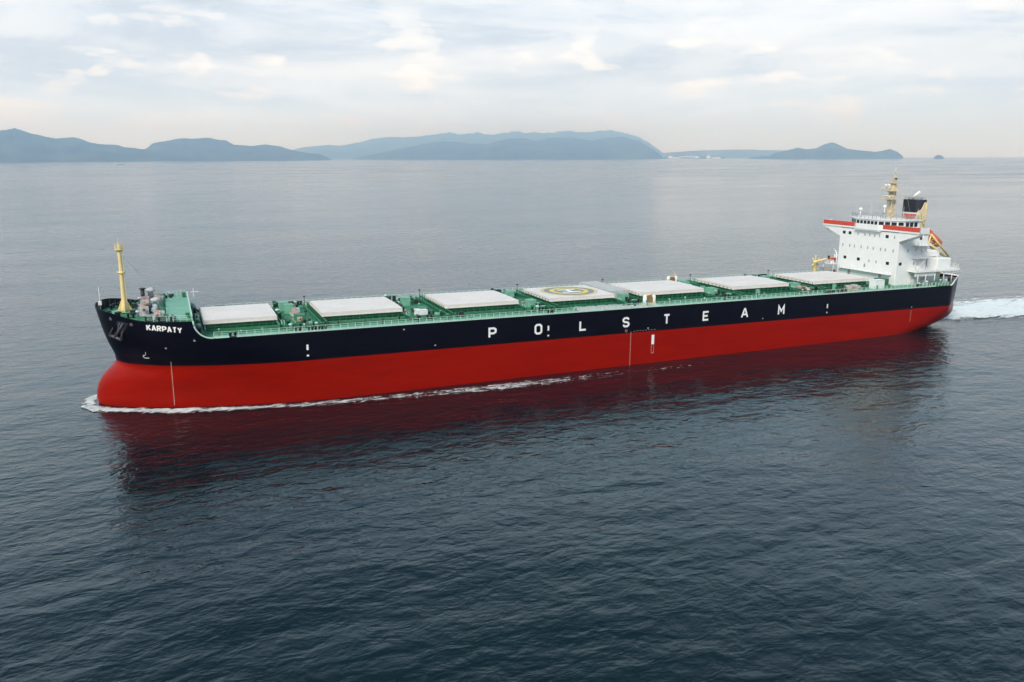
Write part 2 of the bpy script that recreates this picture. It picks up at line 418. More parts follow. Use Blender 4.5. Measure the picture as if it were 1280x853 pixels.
# ---------------------------------------------------------------- hatches
HX = [(19.4, 33.5), (42.6, 59.8), (69.7, 87.2), (95.2, 112.4), (119.6, 138.3), (147.1, 165.4), (173.9, 193.4)]
HW = 7.79; CT = 2.25
def hatch(i, xa, xb):
    c0 = MB(); ins = .45
    c0.box(xa+ins, xb-ins, -HW+ins, HW-ins, DK-.05, DK+CT-1.0)
    # horizontal stiffener ledge and vertical stays round the coaming
    c0.box(xa+ins-.35, xb-ins+.35, -HW+ins-.35, HW-ins+.35, DK+.62, DK+.72)
    n = int((xb-xa-1)/1.45)
    for k in range(n+1):
        x = xa + .8 + (xb-xa-1.6)*k/n
        for s in (-1, 1):
            y = s*(HW-ins)
            c0.extrude([(x-.05, y, DK), (x-.05, y+s*.75, DK), (x-.05, y+s*.35, DK+CT-1.05), (x-.05, y, DK+CT-1.05)], (.1, 0, 0))
    for k in range(9):
        y = -HW+1.2 + (2*HW-2.4)*k/8
        for s, xx in ((-1, xa+ins), (1, xb-ins)):
            c0.extrude([(xx, y-.05, DK), (xx+s*.6, y-.05, DK), (xx+s*.3, y-.05, DK+CT-1.05), (xx, y-.05, DK+CT-1.05)], (0, .1, 0))
    coam = c0.build('hatch_coaming', 'dgreen', ship)
    # ramp rails that carry the side rolling panels outboard
    for xx in (xa+.12, xb-.12):
        for s in (-1, 1):
            mb = MB(); y0, y1 = s*(HW+.02), s*(HW+4.6)
            mb.box(xx-.14, xx+.14, min(y0, y1), max(y0, y1), DK+CT-1.28, DK+CT-1.05)
            for t in (.33, .66, 1):
                yy = y0+(y1-y0)*t - s*.15; mb.box(xx-.1, xx+.1, yy-.1, yy+.1, DK, DK+CT-1.28)
            mb.build('rolling_rail', 'dgreen' if i else 'deck', ship)
    # cover: two side rolling panels, slightly crowned, with a seam at the centre line
    for s in (-1, 1):
        mb = MB(); y0, y1 = s*.04, s*HW
        zb, zt = DK+CT-.95, DK+CT
        N = 5; prof = []
        for k in range(N+1):
            t = k/N; prof.append((y0+(y1-y0)*t, zt - .10*t*t))
        prof.append((y1, zb)); prof.append((y0, zb))
        pts = [(xa, y, z) for y, z in prof]
        if s > 0: pts.reverse()
        mb.extrude(pts, (xb-xa, 0, 0))
        # stiffening flange round the skirt
        mb.box(xa-.06, xb+.06, min(y1-s*.02, y1+s*.09), max(y1-s*.02, y1+s*.09), zb, zb+.13)
        mb.box(xa-.09, xa-.003, min(y0, y1), max(y0, y1), zb, zb+.13); mb.box(xb+.003, xb+.09, min(y0, y1), max(y0, y1), zb, zb+.13)
        # ribs on the skirts
        for k in range(10):
            x = xa+.6+(xb-xa-1.2)*k/9; mb.box(x-.04, x+.04, min(y1, y1+s*.07), max(y1, y1+s*.07), zb+.13, zt-.25)
        # wheels and lifting lugs
        for k in range(4):
            x = xa+1.5+(xb-xa-3)*k/3; mb.box(x-.1, x+.1, s*(HW-1.3)-.1, s*(HW-1.3)+.1, zt-.09, zt+.05)
        cov = mb.build('hatch_cover', 'cover', ship)
    return cov
emb = None
for i, (a, b) in enumerate(HX):
    cov = hatch(i, a, b)
    if i == 3:
        # helicopter marking: grey disc, yellow ring and white letter H
        cx, z = (a+b)/2 + .2, DK+CT+.012
        def crown(y): return z - .10*(abs(y)/HW)**2 + .006
        def ring(r0, r1, dz, n=64):
            mb = MB(); vs = []
            R = 5
            for i in range(n):
                t = 2*PI*i/n
                for k in range(R+1):
                    r = r0 + (r1-r0)*k/R; x = cx+r*math.cos(t); y = r*math.sin(t); vs.append((x, y, crown(y)+dz))
            w = R+1
            fs = [(i*w+k, i*w+k+1, ((i+1) % n)*w+k+1, ((i+1) % n)*w+k) for i in range(n) for k in range(R)]
            return mb.add(vs, fs)
        ring(.01, 6.9, .0).build('emblem_disc', 'emgrey', cov)
        ring(6.25, 6.75, .008).build('emblem_outer_ring', 'yellow', cov)
        ring(3.7, 4.8, .008).build('emblem_ring', 'yellow', cov)
        mb = MB()
        for x0_, x1_, y0_, y1_ in ((-2.4, 2.4, 1.2, 2.2), (-2.4, 2.4, -2.2, -1.2), (-.5, .5, -1.2, 1.2)):
            mb.box(cx+x0_, cx+x1_, y0_, y1_, crown(0)-.02, crown(0)+.016)
        mb.build('emblem_letter', 'mark', cov)

# ---------------------------------------------------------------- deck machinery between the hatches
def vent(x, y, z, h=1.6, r=.28, m='dark', cap_r=1.7):
    MB().lathe([(r, 0), (r, h*.75), (r*cap_r, h*.78), (r*cap_r, h*.92), (r*.9, h)], (x, y, z), 10).build('mushroom_ventilator', m, ship)
def winch(x, y, z, m='pink', w=3.2, frame='deck', name='mooring_winch'):
    root = MB()
    root.box(x-.9, x+.9, y-w/2, y+w/2, z, z+.2)
    for t in (-.5, -.18, .18, .5): root.box(x-.55, x+.55, y+t*w-.07, y+t*w+.07, z+.2, z+1.25)
    root.box(x+.5, x+1.3, y+w*.2, y+w*.5, z+.2, z+1.15)
    o = root.build(name, m, ship)
    d = MB()
    for a, b, r in ((-.48, -.2, .5), (-.16, .16, .62), (.2, .48, .5), (-.72, -.52, .3)):
        d.tube((x, y+a*w, z+.85), (x, y+b*w, z+.85), r*.7, r*.7, 12)
        d.tube((x, y+a*w, z+.85), (x, y+a*w+.06, z+.85), r, r, 12); d.tube((x, y+b*w-.06, z+.85), (x, y+b*w, z+.85), r, r, 12)
    d.build('drum', 'lgrey' if m == 'pink' else 'pink', o)
    return o
def locker(x, y, z, lx, ly, h, m='deck', name='deck_locker'):
    mb = MB(); mb.bbox(x-lx/2, x+lx/2, y-ly/2, y+ly/2, z, z+h, .06); mb.box(x-lx/2-.05, x+lx/2+.05, y-ly/2-.05, y+ly/2+.05, z+h, z+h+.05)
    mb.box(x-.35, x+.35, y-ly/2-.04, y-ly/2, z+.1, z+h*.85); mb.build(name, m, ship)
def ladder(x, y0_, y1_, z0_, z1_, m='rail'):
    mb = MB()
    for dx in (-.3, .3): mb.tube((x+dx, y0_, z0_), (x+dx, y1_, z1_), .05, .05, 5)
    for k in range(7):
        t = k/6; mb.tube((x-.3, y0_+(y1_-y0_)*t, z0_+(z1_-z0_)*t), (x+.3, y0_+(y1_-y0_)*t, z0_+(z1_-z0_)*t), .035, .035, 4)
    mb.build('ladder', m, ship)
gaps = [(HX[i][1], HX[i+1][0]) for i in range(6)]
for i, (a, b) in enumerate(gaps):
    z = DK; mx = (a+b)/2
    rr = random.Random(i+3)
    for y in (-13.6, -10.8, 10.5, 13.4):
        vent(a+1.6+rr.random(), y + rr.uniform(-.4, .4), z, rr.uniform(1.2, 1.9), .25, rr.choice(['dark', 'dgreen', 'rail']))
        vent(b-1.7-rr.random(), y + rr.uniform(-.6, .6), z, rr.uniform(1.0, 1.7), .22, rr.choice(['dark', 'dgreen', 'deck', 'rail']))
    # transverse grating walkway with rails, pipes and a small house
    MB().box(b-1.15, b-.75, -12.6, 12.6, z+.5, z+.95).build('cable_duct', 'dgreen', ship)
    MB().box(a+.75, a+1.0, -12.6, 12.6, z+.35, z+.75).build('cable_duct', 'deck', ship)
    mb = MB()
    for k, (dx, hh, r) in enumerate(((1.5, .35, .09), (1.8, .35, .12), (2.2, .3, .07))): mb.tube((a+dx, -12, z+hh), (a+dx, 12, z+hh), r, r, 6)
    for y in range(-12, 13, 2): mb.box(a+1.35, a+2.35, y-.06, y+.06, z, z+.3)
    mb.build('deck_pipe', 'dgreen', ship)
    railing([(b-.55, -8, z+.9), (b-.55, 8, z+.9)], 1.0, 1.6, 2, .03, .05).build('hatch_end_railing', 'dgreen', ship)
    locker(mx+.4, -4.2 + rr.uniform(-1, 1), z, 2.0, 2.6, 1.5, rr.choice(['lgreen', 'deck']))
    locker(mx-.3, 6.5, z, 1.8, 2.2, 1.9, 'lgreen')
    locker(a+2.2, 12.4, z, 1.0, .8, 1.4, 'dark'); locker(a+3.6, 12.8, z, .7, .7, 1.3, 'dark')
    for dx in (0, .9): vent(mx+.9+dx, -8.6, z, 1.25, .2, 'dark', 1.2)
    for y in (-11.5, 11.5): bollard(mx, y, z)
    for y in (-1.5, 2.2):
        vent(a+1.3, y, z, 1.8, .3, rr.choice(['dgreen', 'rail', 'dark']))
    for k in range(9):
        x = rr.uniform(a+1.3, b-1.3); y = rr.uniform(-12, 12); q = rr.random()
        if q < .4: vent(x, y, z, rr.uniform(.7, 1.6), rr.uniform(.12, .26), rr.choice(['dark', 'dgreen', 'dark', 'rail']), 1.5)
        elif q < .7: locker(x, y, z, rr.uniform(.5, 1.3), rr.uniform(.5, 1.3), rr.uniform(.6, 1.3), rr.choice(['dgreen', 'dark', 'lgreen', 'deck']))
        else:
            mb = MB(); mb.tube((x, y, z), (x, y, z+.9), .09, .09, 6); mb.tube((x-.3, y, z+.95), (x+.3, y, z+.95), .22, .22, 8); mb.build('valve', rr.choice(['dark', 'dgreen', 'pink']), ship)
    # access hatch
    mb = MB(); mb.bbox(b-3.0, b-1.7, -9.9, -8.7, z, z+.8, .08); mb.tube((b-2.35, -9.9, z+.85), (b-2.35, -8.7, z+.85), .05); mb.build('access_hatch', 'lgreen', ship)
    # transverse stanchion and lamp post at the hatch end
    mb = MB(); mb.tube((b-.9, 9.5, z), (b-.9, 9.5, z+3.0), .09, .06, 6); mb.box(b-1.15, b-.65, 9.3, 9.7, z+2.9, z+3.1); mb.build('lamp_post', 'dark', ship)
    ladder(a+1.0, -HW-2.4, -HW-.3, z, z+1.2)
# winches and stores in particular gaps
winch(38.3, -3.4, DK, 'pink', 4.6); winch(38.6, 3.6, DK, 'lgrey', 4.6)
locker(37.0, 9.6, DK, 2.0, 2.0, 1.9, 'lgreen')
winch(168.9, -9.6, DK, 'lgrey', 3.8); winch(168.6, 8.8, DK, 'lgrey', 4.2)
locker(64.2, -7.0, DK, 2.4, 2.8, 1.3, 'white')
# pale grey helicopter clearance area on the deck
mb = MB(); mb.box(99.5, 121.0, -15.75, -9.3, DK+.010, DK+.016); mb.build('clearance_area_marking', 'pgrey', ship)
locker(116.1, 4.5, DK, 5.4, 16.5, 2.1, 'pgrey', 'clearance_platform')
# hose handling davits amidships (both sides)
def davit(x, y, s):
    mb = MB()
    mb.box(x-1.6, x+1.6, y-.7, y+.7, DK, DK+.25)
    o = mb.build('hose_davit', 'cream', ship)
    d = MB(); 
    for dx in (-1.2, 1.25): d.lathe([(.45, 0), (.5, .3), (.5, 1.5), (.3, 2.0)], (x+dx, y, DK+.25), 12)
    d.build('davit_post', 'white', o)
    d = MB(); d.bbox(x-.6, x+.65, y-.55, y+.55, DK+.25, DK+1.9, .1); d.build('winch_housing', 'wood', o)
    d = MB(); d.tube((x-1.2, y, DK+2.1), (x+1.3, y, DK+2.3), .16, .12, 8); d.tube((x+1.25, y, DK+2.2), (x+1.6, y-s*1.5, DK+2.9), .12, .08, 8)
    d.build('davit_arm', 'cream', o)
davit(119.6, -11.9, 1); davit(143.0, 13.5, -1)
# longitudinal pipe runs and side details
for s in (-1, 1):
    mb = MB()
    for y, h, r in ((9.6, .45, .16), (10.15, .35, .10), (10.55, .35, .08)):
        mb.tube((20.5, s*y, DK+h), (198, s*y, DK+h), r, r, 6)
    for k in range(60): mb.box(22+k*3-.06, 22+k*3+.06, min(s*9.3, s*10.8), max(s*9.3, s*10.8), DK, DK+.32)
    mb.build('deck_pipeline', 'dgreen', ship)
rr = random.Random(11)
for k in range(44):
    x = 22 + k*4.0 + rr.uniform(-1, 1); s = -1
    y = s*rr.uniform(11.3, 14.4)
    h = rr.uniform(.5, 1.1)
    if 99 < x < 122: continue
    vent(x, y, DK, h+.3, .14, rr.choice(['dark', 'dgreen', 'dgreen', 'lgreen', 'rail']), 1.6)
locker(72.0, -11.6, DK, .9, .6, 1.1, 'dark'); locker(152, -11.8, DK, .8, .8, 1.6, 'lgreen'); locker(177.2, -11.9, DK, .7, .7, 1.8, 'lgreen')
winch(184.2, -12.4, DK, 'pink', 2.4); winch(181.6, -12.6, DK, 'pink', 2.0)
locker(191.6, -12.6, DK, 3.6, 2.0, 2.3, 'white', 'white_store')
locker(196.5, -9.5, DK, 2.4, 3, 2.0, 'dgreen')

# ---------------------------------------------------------------- forecastle
fm = thing('x', 'x', 'x'); bpy.data.objects.remove(fm)
mb = MB(); Z = FC
mb.lathe([(.9, 0), (.7, .8), (.5, 2.2), (.42, 3.4), (.34, 12.2), (.32, 13.2)], (5.2, 0, Z), 16)
for a in (0, PI/2, PI, 1.5*PI):
    c_, s_ = math.cos(a), math.sin(a)
    mb.extrude([(5.2+c_*.5, s_*.5, Z+2.4), (5.2+c_*1.45, s_*1.45, Z), (5.2+c_*.5, s_*.5, Z)], (-s_*.1, c_*.1, 0))
fore = mb.build('foremast', 'cream', ship)
mb = MB(); mb.lathe([(.5, 0), (.8, .3), (.8, .42), (.4, .45)], (5.2, 0, Z+7.6), 14); mb.box(4.9, 5.5, -.9, .9, Z+7.75, Z+7.95)
mb.build('foghorn_platform', 'cream', fore)
mb = MB(); mb.lathe([(.45, 0), (.85, .35), (.85, .45)], (5.2, 0, Z+12.0), 14)
railing([(5.2+.8*math.cos(t*PI/4), .8*math.sin(t*PI/4), Z+12.45) for t in range(9)], .9, .75, 2, .04, .05, mb)
mb.build('masthead_platform', 'cream', fore)
mb = MB(); mb.tube((5.2, 0, Z+13.2), (5.2, 0, Z+14.6), .12, .05, 6); mb.box(4.95, 5.3, -.25, .25, Z+13.2, Z+13.7); mb.build('masthead_light', 'sand', fore)
mb = MB(); mb.tube((5.75, .45, Z+1), (5.75, .2, Z+12.2), .05, .05, 5); mb.tube((5.75, -.35, Z+1), (5.75, -.2, Z+12.2), .05, .05, 5)
for k in range(22): mb.tube((5.75, .42-.009*k, Z+1.3+k*.5), (5.75, -.33+.006*k, Z+1.3+k*.5), .035, .035, 4)
mb.build('mast_ladder', 'sand', fore)
mb = MB()
for p in ((.6, -1.5), (.6, 1.5), (12.4, -9), (12.4, 9)): mb.tube((5.2, 0, Z+11.6), (p[0], p[1], Z+1.2), .025, .025, 4)
mb.build('mast_stay', 'grey', fore)
MB().lathe([(2.7, 0), (2.7, .1)], (5.2, 0, Z), 20).build('mast_base_plate', 'lgreen', ship)
mb = MB(); mb.tube((.9, 0, Z), (.9, 0, Z+5.2), .07, .04, 6); mb.box(.6, 1.2, -.3, .3, Z+1.6, Z+2.4); mb.tube((.9, 0, Z+3.6), (1.3, 0, Z+3.6), .03); mb.build('jackstaff', 'white', ship)
for s in (-1, 1):
    root = MB(); x, y = 8.9, s*4.0; z = Z
    root.box(x-1.4, x+2.4, y-2.6, y+2.6, z, z+.25)
    for t in (-2.3, -.9, .5, 2.2): root.box(x-.8, x+.8, y+t-.1, y+t+.1, z+.25, z+1.9)
    o = root.build('windlass', 'lgrey', ship)
    d = MB(); d.tube((x, y-3.1, z+1.3), (x, y+3.1, z+1.3), .22, .22, 10)
    for t, r in ((-1.6, .75), (-.2, .95), (1.3, .75), (2.9, .4), (-2.9, .4)):
        d.tube((x, y+t-.5*(r > .5)-.1, z+1.3), (x, y+t+.5*(r > .5)+.1, z+1.3), r*.72, r*.72, 14)
        for e in (-1, 1): d.tube((x, y+t+e*(.5 if r > .5 else .15)-.05, z+1.3), (x, y+t+e*(.5 if r > .5 else .15)+.05, z+1.3), r, r, 14)
    d.build('cable_drum', 'pink', o)
    d = MB(); d.bbox(x+1.0, x+2.3, y-1.2, y+.8, z+.25, z+1.7, .1); d.tube((x+1.6, y-1.8, z+1), (x+1.6, y+1.4, z+1), .45, .45, 10); d.build('windlass_motor', 'lgrey', o)
    mb = MB()
    for k in range(9):
        p = Vector((x-1.0-.42*k, y+s*.0-.1*k*s*0, z+.35)); mb.tube(p, p + Vector((-.34, 0, -.02)), .13, .13, 6)
    mb.build('anchor_chain', 'dark', ship)
    mb = MB(); mb.box(x-2.6, x-1.6, y-.5, y+.5, z, z+.9); mb.build('chain_stopper', 'dark', ship)
    winch(11.2, s*9.6, Z, 'lgrey', 3.0)
    bollard(6.5, s*7.6, Z); bollard(10.6, s*11.9, Z); bollard(3.4, s*5.4, Z); bollard(13.4, s*12.2, Z)
    vent(4.4, s*6.4, Z, 1.2, .3, 'dark'); vent(7.8, s*8.4, Z, 1.5, .25, 'lgrey'); vent(2.6, s*3.6, Z, 1.0, .25, 'dark')
MB().tube((8.4, 10.4, Z), (8.4, 10.4, Z+2.9), .42, .42, 12).tube((8.4, 10.4, Z+2.9), (8.4, 10.4, Z+3.1), .7, .6, 12).build('tall_ventilator', 'dark', ship)
MB().bbox(8.7, 10.3, -5.6, -3.4, Z+.02, Z+2.0, .15).build('dark_control_stand', 'dark', ship)
MB().lathe([(.55, 0), (.55, 1.9), (.9, 2.0), (.9, 2.5), (.4, 2.8)], (9.9, 12.2, Z), 14).build('mushroom_ventilator', 'lgrey', ship)
MB().lathe([(.5, 0), (.5, 1.7), (.8, 1.8), (.8, 2.2), (.4, 2.5)], (10.9, .2, Z), 14).build('mushroom_ventilator', 'lgrey', ship)
# raised aft end of the forecastle: a clean light green platform with white edged rail
mb = MB(); mb.box(12.7, 17.15, -13.9, 14.3, Z, Z+.35); mb.build('forecastle_platform', 'lgreen', ship)
mb = MB(); mb.box(17.05, 17.3, -14.9, 14.9, Z+.95, Z+1.2); mb.box(17.13, 17.2, -14.9, 14.9, Z, Z+.6)
railing([(17.2, -14.9, Z), (17.2, 14.9, Z)], 1.1, 1.6, 3, .05, .06, mb); mb.build('platform_aft_railing', 'rail', ship)
railing([(12.8, 13.9, Z+.35), (17.0, 14.9, Z+.35)], 1.2, .8, 4, .06, .05).build('platform_end_railing', 'rail', ship)
mb = MB()
for y in (-12.4, -5.6, 1.2, 8, 13.3): mb.bbox(12.3, 12.75, y-.3, y+.3, Z, Z+1.25, .05)
mb.build('platform_post', 'dgreen', ship)
for y in (-13.2, 12.8): locker(16.5, y, Z+.35, .7, .9, .9, 'dgreen')
for s in (-1, 1):
    railing([(x, s*(hb(x, FC)-.2), Z) for x in [9.4+.8*i for i in range(10)]], 1.1, 1.2, 3, .045, .05).build('forecastle_side_railing', 'rail', ship)
    ladder(18.2, s*9.0, s*9.0+.05, DK, FC)
for k in range(6):
    vent(18.35, -13.4+k*1.9, DK, 1.9 + (k % 3)*.4, .3, ['dark', 'grey', 'dgreen'][k % 3], 1.5)
    vent(18.3, 3.4+k*1.9, DK, 1.7 + (k % 2)*.8, .28, ['grey', 'dark', 'white'][k % 3], 1.5)
mb = MB(); mb.tube((18.5, 15.4, DK), (18.5, 15.4, DK+5.2), .08, .05, 6); mb.box(18.0, 19.6, 15.2, 15.6, DK+4.4, DK+4.5); mb.build('lamp_post', 'white', ship)

# ---------------------------------------------------------------- superstructure
sup = MB()
XW = 200.0; W = 10.85
sup.bbox(XW, 211.2, -W, W, DK-.05, 28.15, .12)
house = sup.build('accommodation_block', 'white', ship)
# aft tiers
def tier(xa, xb, w, z0, z1, name, m='white', parent=house):
    mb = MB(); n = 6; poly = [(xa, -w), (xb-3, -w)]
    for k in range(1, n+1):
        t = k/n*PI/2; poly.append((xb-3+3*math.sin(t), -w+3-3*math.cos(t)))
    for k in range(n, -1, -1):
        t = k/n*PI/2; poly.append((xb-3+3*math.sin(t), w-3+3*math.cos(t)))
    poly.append((xa, w)); mb.prism(poly, z0, z1); return mb.build(name, m, parent)
tier(211.21, 221.5, 9.0, DK-.03, 17.3, 'lower_deckhouse')
tier(204.5, 223.5, 13.8, 17.3, 17.62, 'boat_deck')
tier(211.22, 219.6, 7.6, 17.62, 20.9, 'engine_casing')
MB().bbox(211.22, 218.6, -3.6, 3.6, 21.13, 27.6, .15).build('funnel_casing', 'white', house)
tier(208.5, 221.2, 8.6, 20.9, 21.12, 'upper_aft_deck')
for s in (-1, 1):
    for x in (206, 209, 212.5, 216, 219.2): MB().tube((x, s*13.2, DK), (x, s*13.2, 17.3), .12, .12, 8).build('deck_pillar', 'white', house)
for s in (-1, 1): MB().box(204.7, 212.6, s*13.2-.05, s*13.2+.05, 16.2, 17.3).build('side_screen', 'white', house)
railing([(204.6, -13.6, 17.62), (220.4, -13.6, 17.62), (222.4, -12.6, 17.62), (223.3, -10.8, 17.62), (223.3, 10.8, 17.62), (222.4, 12.6, 17.62), (220.4, 13.6, 17.62), (204.6, 13.6, 17.62)], 1.1, 1.3, 3, .045, .05).build('boat_deck_railing', 'white', house)
railing([(211.3, -8.5, 21.12), (219, -8.5, 21.12), (221, -6, 21.12), (221, 6, 21.12), (219, 8.5, 21.12), (211.3, 8.5, 21.12)], 1.1, 1.2, 3, .04, .05).build('aft_deck_railing', 'white', house)
# white life raft canisters, provision lockers on the boat deck
for y in (-11.6, -9.8):
    mb = MB(); mb.tube((207.2, y, 18.4), (208.8, y, 18.4), .4, .4, 10); mb.box(207.4, 208.6, y-.4, y+.4, 17.62, 18.1); mb.build('liferaft_canister', 'white', ship)
mb = MB(); mb.bbox(214.4, 219.9, -11.9, -8.4, 17.64, 20.7, .25); mb.build('aft_store', 'white', house)
mb = MB(); mb.bbox(216.2, 219.8, -7.3, -2.2, 21.12, 22.4, .3); mb.build('skylight_housing', 'white', house)
# bridge wings: deck slab, sloping gussets, red fronted dodgers
for s in (-1, 1):
    mb = MB()
    y0, y1 = s*W*.98, s*17.5
    prof = [(y0, 28.8), (y1, 28.8), (y1, 28.05), (s*16.6, 27.75), (s*10.9, 25.7), (y0, 25.7)]
    pts = [(XW-.05, y, z) for y, z in prof]
    if s > 0: pts.reverse()
    mb.extrude(pts, (3.2, 0, 0)); w = mb.build('bridge_wing', 'white', house)
    mb = MB(); a, b = s*4.65, s*17.7
    mb.box(XW-.30, XW-.18, min(a, b), max(a, b), 28.35, 30.05)
    mb.box(XW-.32, XW+3.1, min(b, b-s*.12), max(b, b-s*.12), 28.35, 30.05)
    mb.build('wing_dodger', 'white', w)
    mb = MB(); a2_, b2_ = s*4.8, s*17.6
    mb.box(XW-.36, XW-.302, min(a2_, b2_), max(a2_, b2_), 28.85, 30.04); mb.build('red_band', 'orange_red', w)
    mb = MB(); mb.box(XW+.1, 203.1, min(s*4.6, s*17.3), max(s*4.6, s*17.3), 28.805, 28.83); mb.build('wing_deck', 'deck', w)
    mb = MB(); mb.tube((XW+1.5, s*17.3, 28.1), (XW+1.5, s*17.3, 26.6), .25, .2, 8); mb.box(XW+1, XW+2, s*17.3-.3, s*17.3+.3, 26.5, 26.8); mb.build('wing_lamp', 'white', w)
    # thin conduit brace across the wing gusset
    mb = MB(); mb.tube((XW-.12, s*11.3, 25.2), (XW-.12, s*16.6, 27.45), .09, .09, 6); mb.build('wing_brace', 'grey', w)
mb = MB(); mb.box(XW-.9, XW, -4.6, 4.6, 28.0, 28.3); mb.box(XW-.9, XW-.8, -4.6, 4.6, 28.3, 28.75); mb.build('bridge_front_ledge', 'white', house)
# wheelhouse with angled front
poly = [(198.9, 4.0), (198.9, -4.0), (201.6, -8.4), (202.8, -9.6), (208.6, -9.6), (208.6, 9.6), (202.8, 9.6), (201.6, 8.4)]
wh = MB().prism(poly[::-1], 28.34, 31.25).build('wheelhouse', 'white', house)
big = [(199.0+(x-203)*1.06 - 0 if False else 203+(x-203)*1.07, y*1.06) for x, y in poly]
MB().prism(big[::-1], 31.25, 31.5).build('wheelhouse_roof', 'white', wh)
def pane_line(p, q, ts, z0, z1, name='wheelhouse_window', m='glass', off=.04):
    p = Vector(p); q = Vector(q); d = (q-p); nrm = Vector((d.y, -d.x)).normalized()
    if nrm.x > 0 and abs(nrm.x) > .05: nrm = -nrm
    for a, b in ts:
        A = p+d*a + nrm*off; B = p+d*b + nrm*off
        mb = MB(); mb.add([(A.x, A.y, z0), (B.x, B.y, z0), (B.x, B.y, z1), (A.x, A.y, z1)], [(0, 1, 2, 3)]); 
        A2 = A-nrm*.03; B2 = B-nrm*.03; mb.add([(A2.x, A2.y, z0), (B2.x, B2.y, z0), (B2.x, B2.y, z1), (A2.x, A2.y, z1)], [(3, 2, 1, 0)])
        mb.build(name, m, wh)
pane_line((198.9, 4.0), (198.9, -4.0), [(.03+.163*k, .155+.163*k) for k in range(6)], 29.95, 30.85)
pane_line((198.9, -4.0), (201.6, -8.4), [(.04, .30), (.36, .62), (.68, .95)], 29.95, 30.85)
pane_line((201.6, 8.4), (198.9, 4.0), [(.05, .32), (.38, .64), (.70, .96)], 29.95, 30.85)
pane_line((201.6, -8.4), (202.8, -9.6), [(.1, .9)], 29.95, 30.85)
def side_pane(x_a, x_b, y, z0, z1, parent, m='glass', name='window'):
    s = -1 if y < 0 else 1
    MB().box(x_a, x_b, min(y, y+s*.04), max(y, y+s*.04), z0, z1).build(name, m, parent)
for a in (203.3, 204.9, 206.5): side_pane(a, a+1.2, -9.6, 29.6, 30.85, wh, name='wheelhouse_window'); side_pane(a, a+1.2, 9.6, 29.6, 30.85, wh, name='wheelhouse_window')
# front windows
def fwin(y, z, w, h, m='glass', name='window'):
    mb = MB(); mb.box(XW-.05, XW+.02, y-w/2, y+w/2, z-h/2, z+h/2); o = mb.build(name, m, house)
for y, z in ((9.2, 26.8), (6.95, 26.8), (-6.7, 26.85), (8.05, 19.5), (2.85, 19.5), (-7.75, 19.45)): fwin(y, z, 1.05, .85)
for y in (3.85, 1.3, -.5, -2.3, -4.05, -9.25): fwin(y, 26.78, .42, .8, 'grey', 'small_window')
for y in (9.3, 6.6, 4.8, 2.25, -.2, -2.25, -4.85, -6.55, -9.3): fwin(y, 23.1, .38, .85, 'grey', 'small_window')
for y in (-1.1, -3.7): fwin(y, 19.4, .38, .8, 'grey', 'small_window')
fwin(.35, 17.9, .6, 1.1, 'grey', 'small_window'); fwin(6.0, 15.2, .9, 1.9, 'grey', 'door'); fwin(-5.5, 15.2, .9, 1.9, 'grey', 'door')
for x, z, big_ in ((208.35, 26.5, 1), (201.4, 19.55, 1), (206.8, 23.3, 0), (209.0, 23.2, 0), (206.5, 19.5, 0), (203.8, 23.2, 0)):
    for s in (-1, 1): side_pane(x-(.5 if big_ else .2), x+(.5 if big_ else .2), s*W, z-.42, z+.42, house, 'glass' if big_ else 'grey', 'window' if big_ else 'small_window')
# lower front gallery
mb = MB(); mb.box(198.8, XW, -9.5, 9.5, 16.35, 16.5); railing([(198.85, -9.5, 16.5), (198.85, 9.5, 16.5)], 1.05, 1.4, 3, .03, .04, mb); mb.build('front_gallery', 'white', house)
# outside stair on the port side, deck by deck
mb = MB()
for z0_, z1_, xa_, xb_ in ((17.62, 21.12, 206.6, 210.2), (21.12, 24.6, 210.2, 206.6)):
    for dy in (-.4, .4): mb.tube((xa_, -11.6+dy, z0_), (xb_, -11.6+dy, z1_), .08, .08, 5); mb.tube((xa_, -11.6+dy, z0_+1), (xb_, -11.6+dy, z1_+1), .04, .04, 5)
    for k in range(10):
        t = k/9; x = xa_+(xb_-xa_)*t; z = z0_+(z1_-z0_)*t; mb.box(x-.12, x+.12, -12.0, -11.2, z-.03, z+.03)
mb.build('outside_stair', 'white', house)
for z in (21.12, 24.6):
    for s in (-1, 1):
        mb = MB(); a, b = s*W, s*12.6; mb.box(205.6, 211.4, min(a, b), max(a, b), z-.15, z)
        railing([(205.6, s*12.5, z), (211.3, s*12.5, z)], 1.05, 1.2, 3, .035, .045, mb); mb.build('side_gallery', 'white', house)
tier(208.7, 213.4, 9.8, 24.45, 24.6, 'aft_gallery')
railing([(209, -9.6, 24.6), (212, -9.6, 24.6), (213.2, -8, 24.6), (213.2, 8, 24.6), (212, 9.6, 24.6), (209, 9.6, 24.6)], 1.05, 1.3, 3, .035, .045).build('gallery_railing', 'white', house)
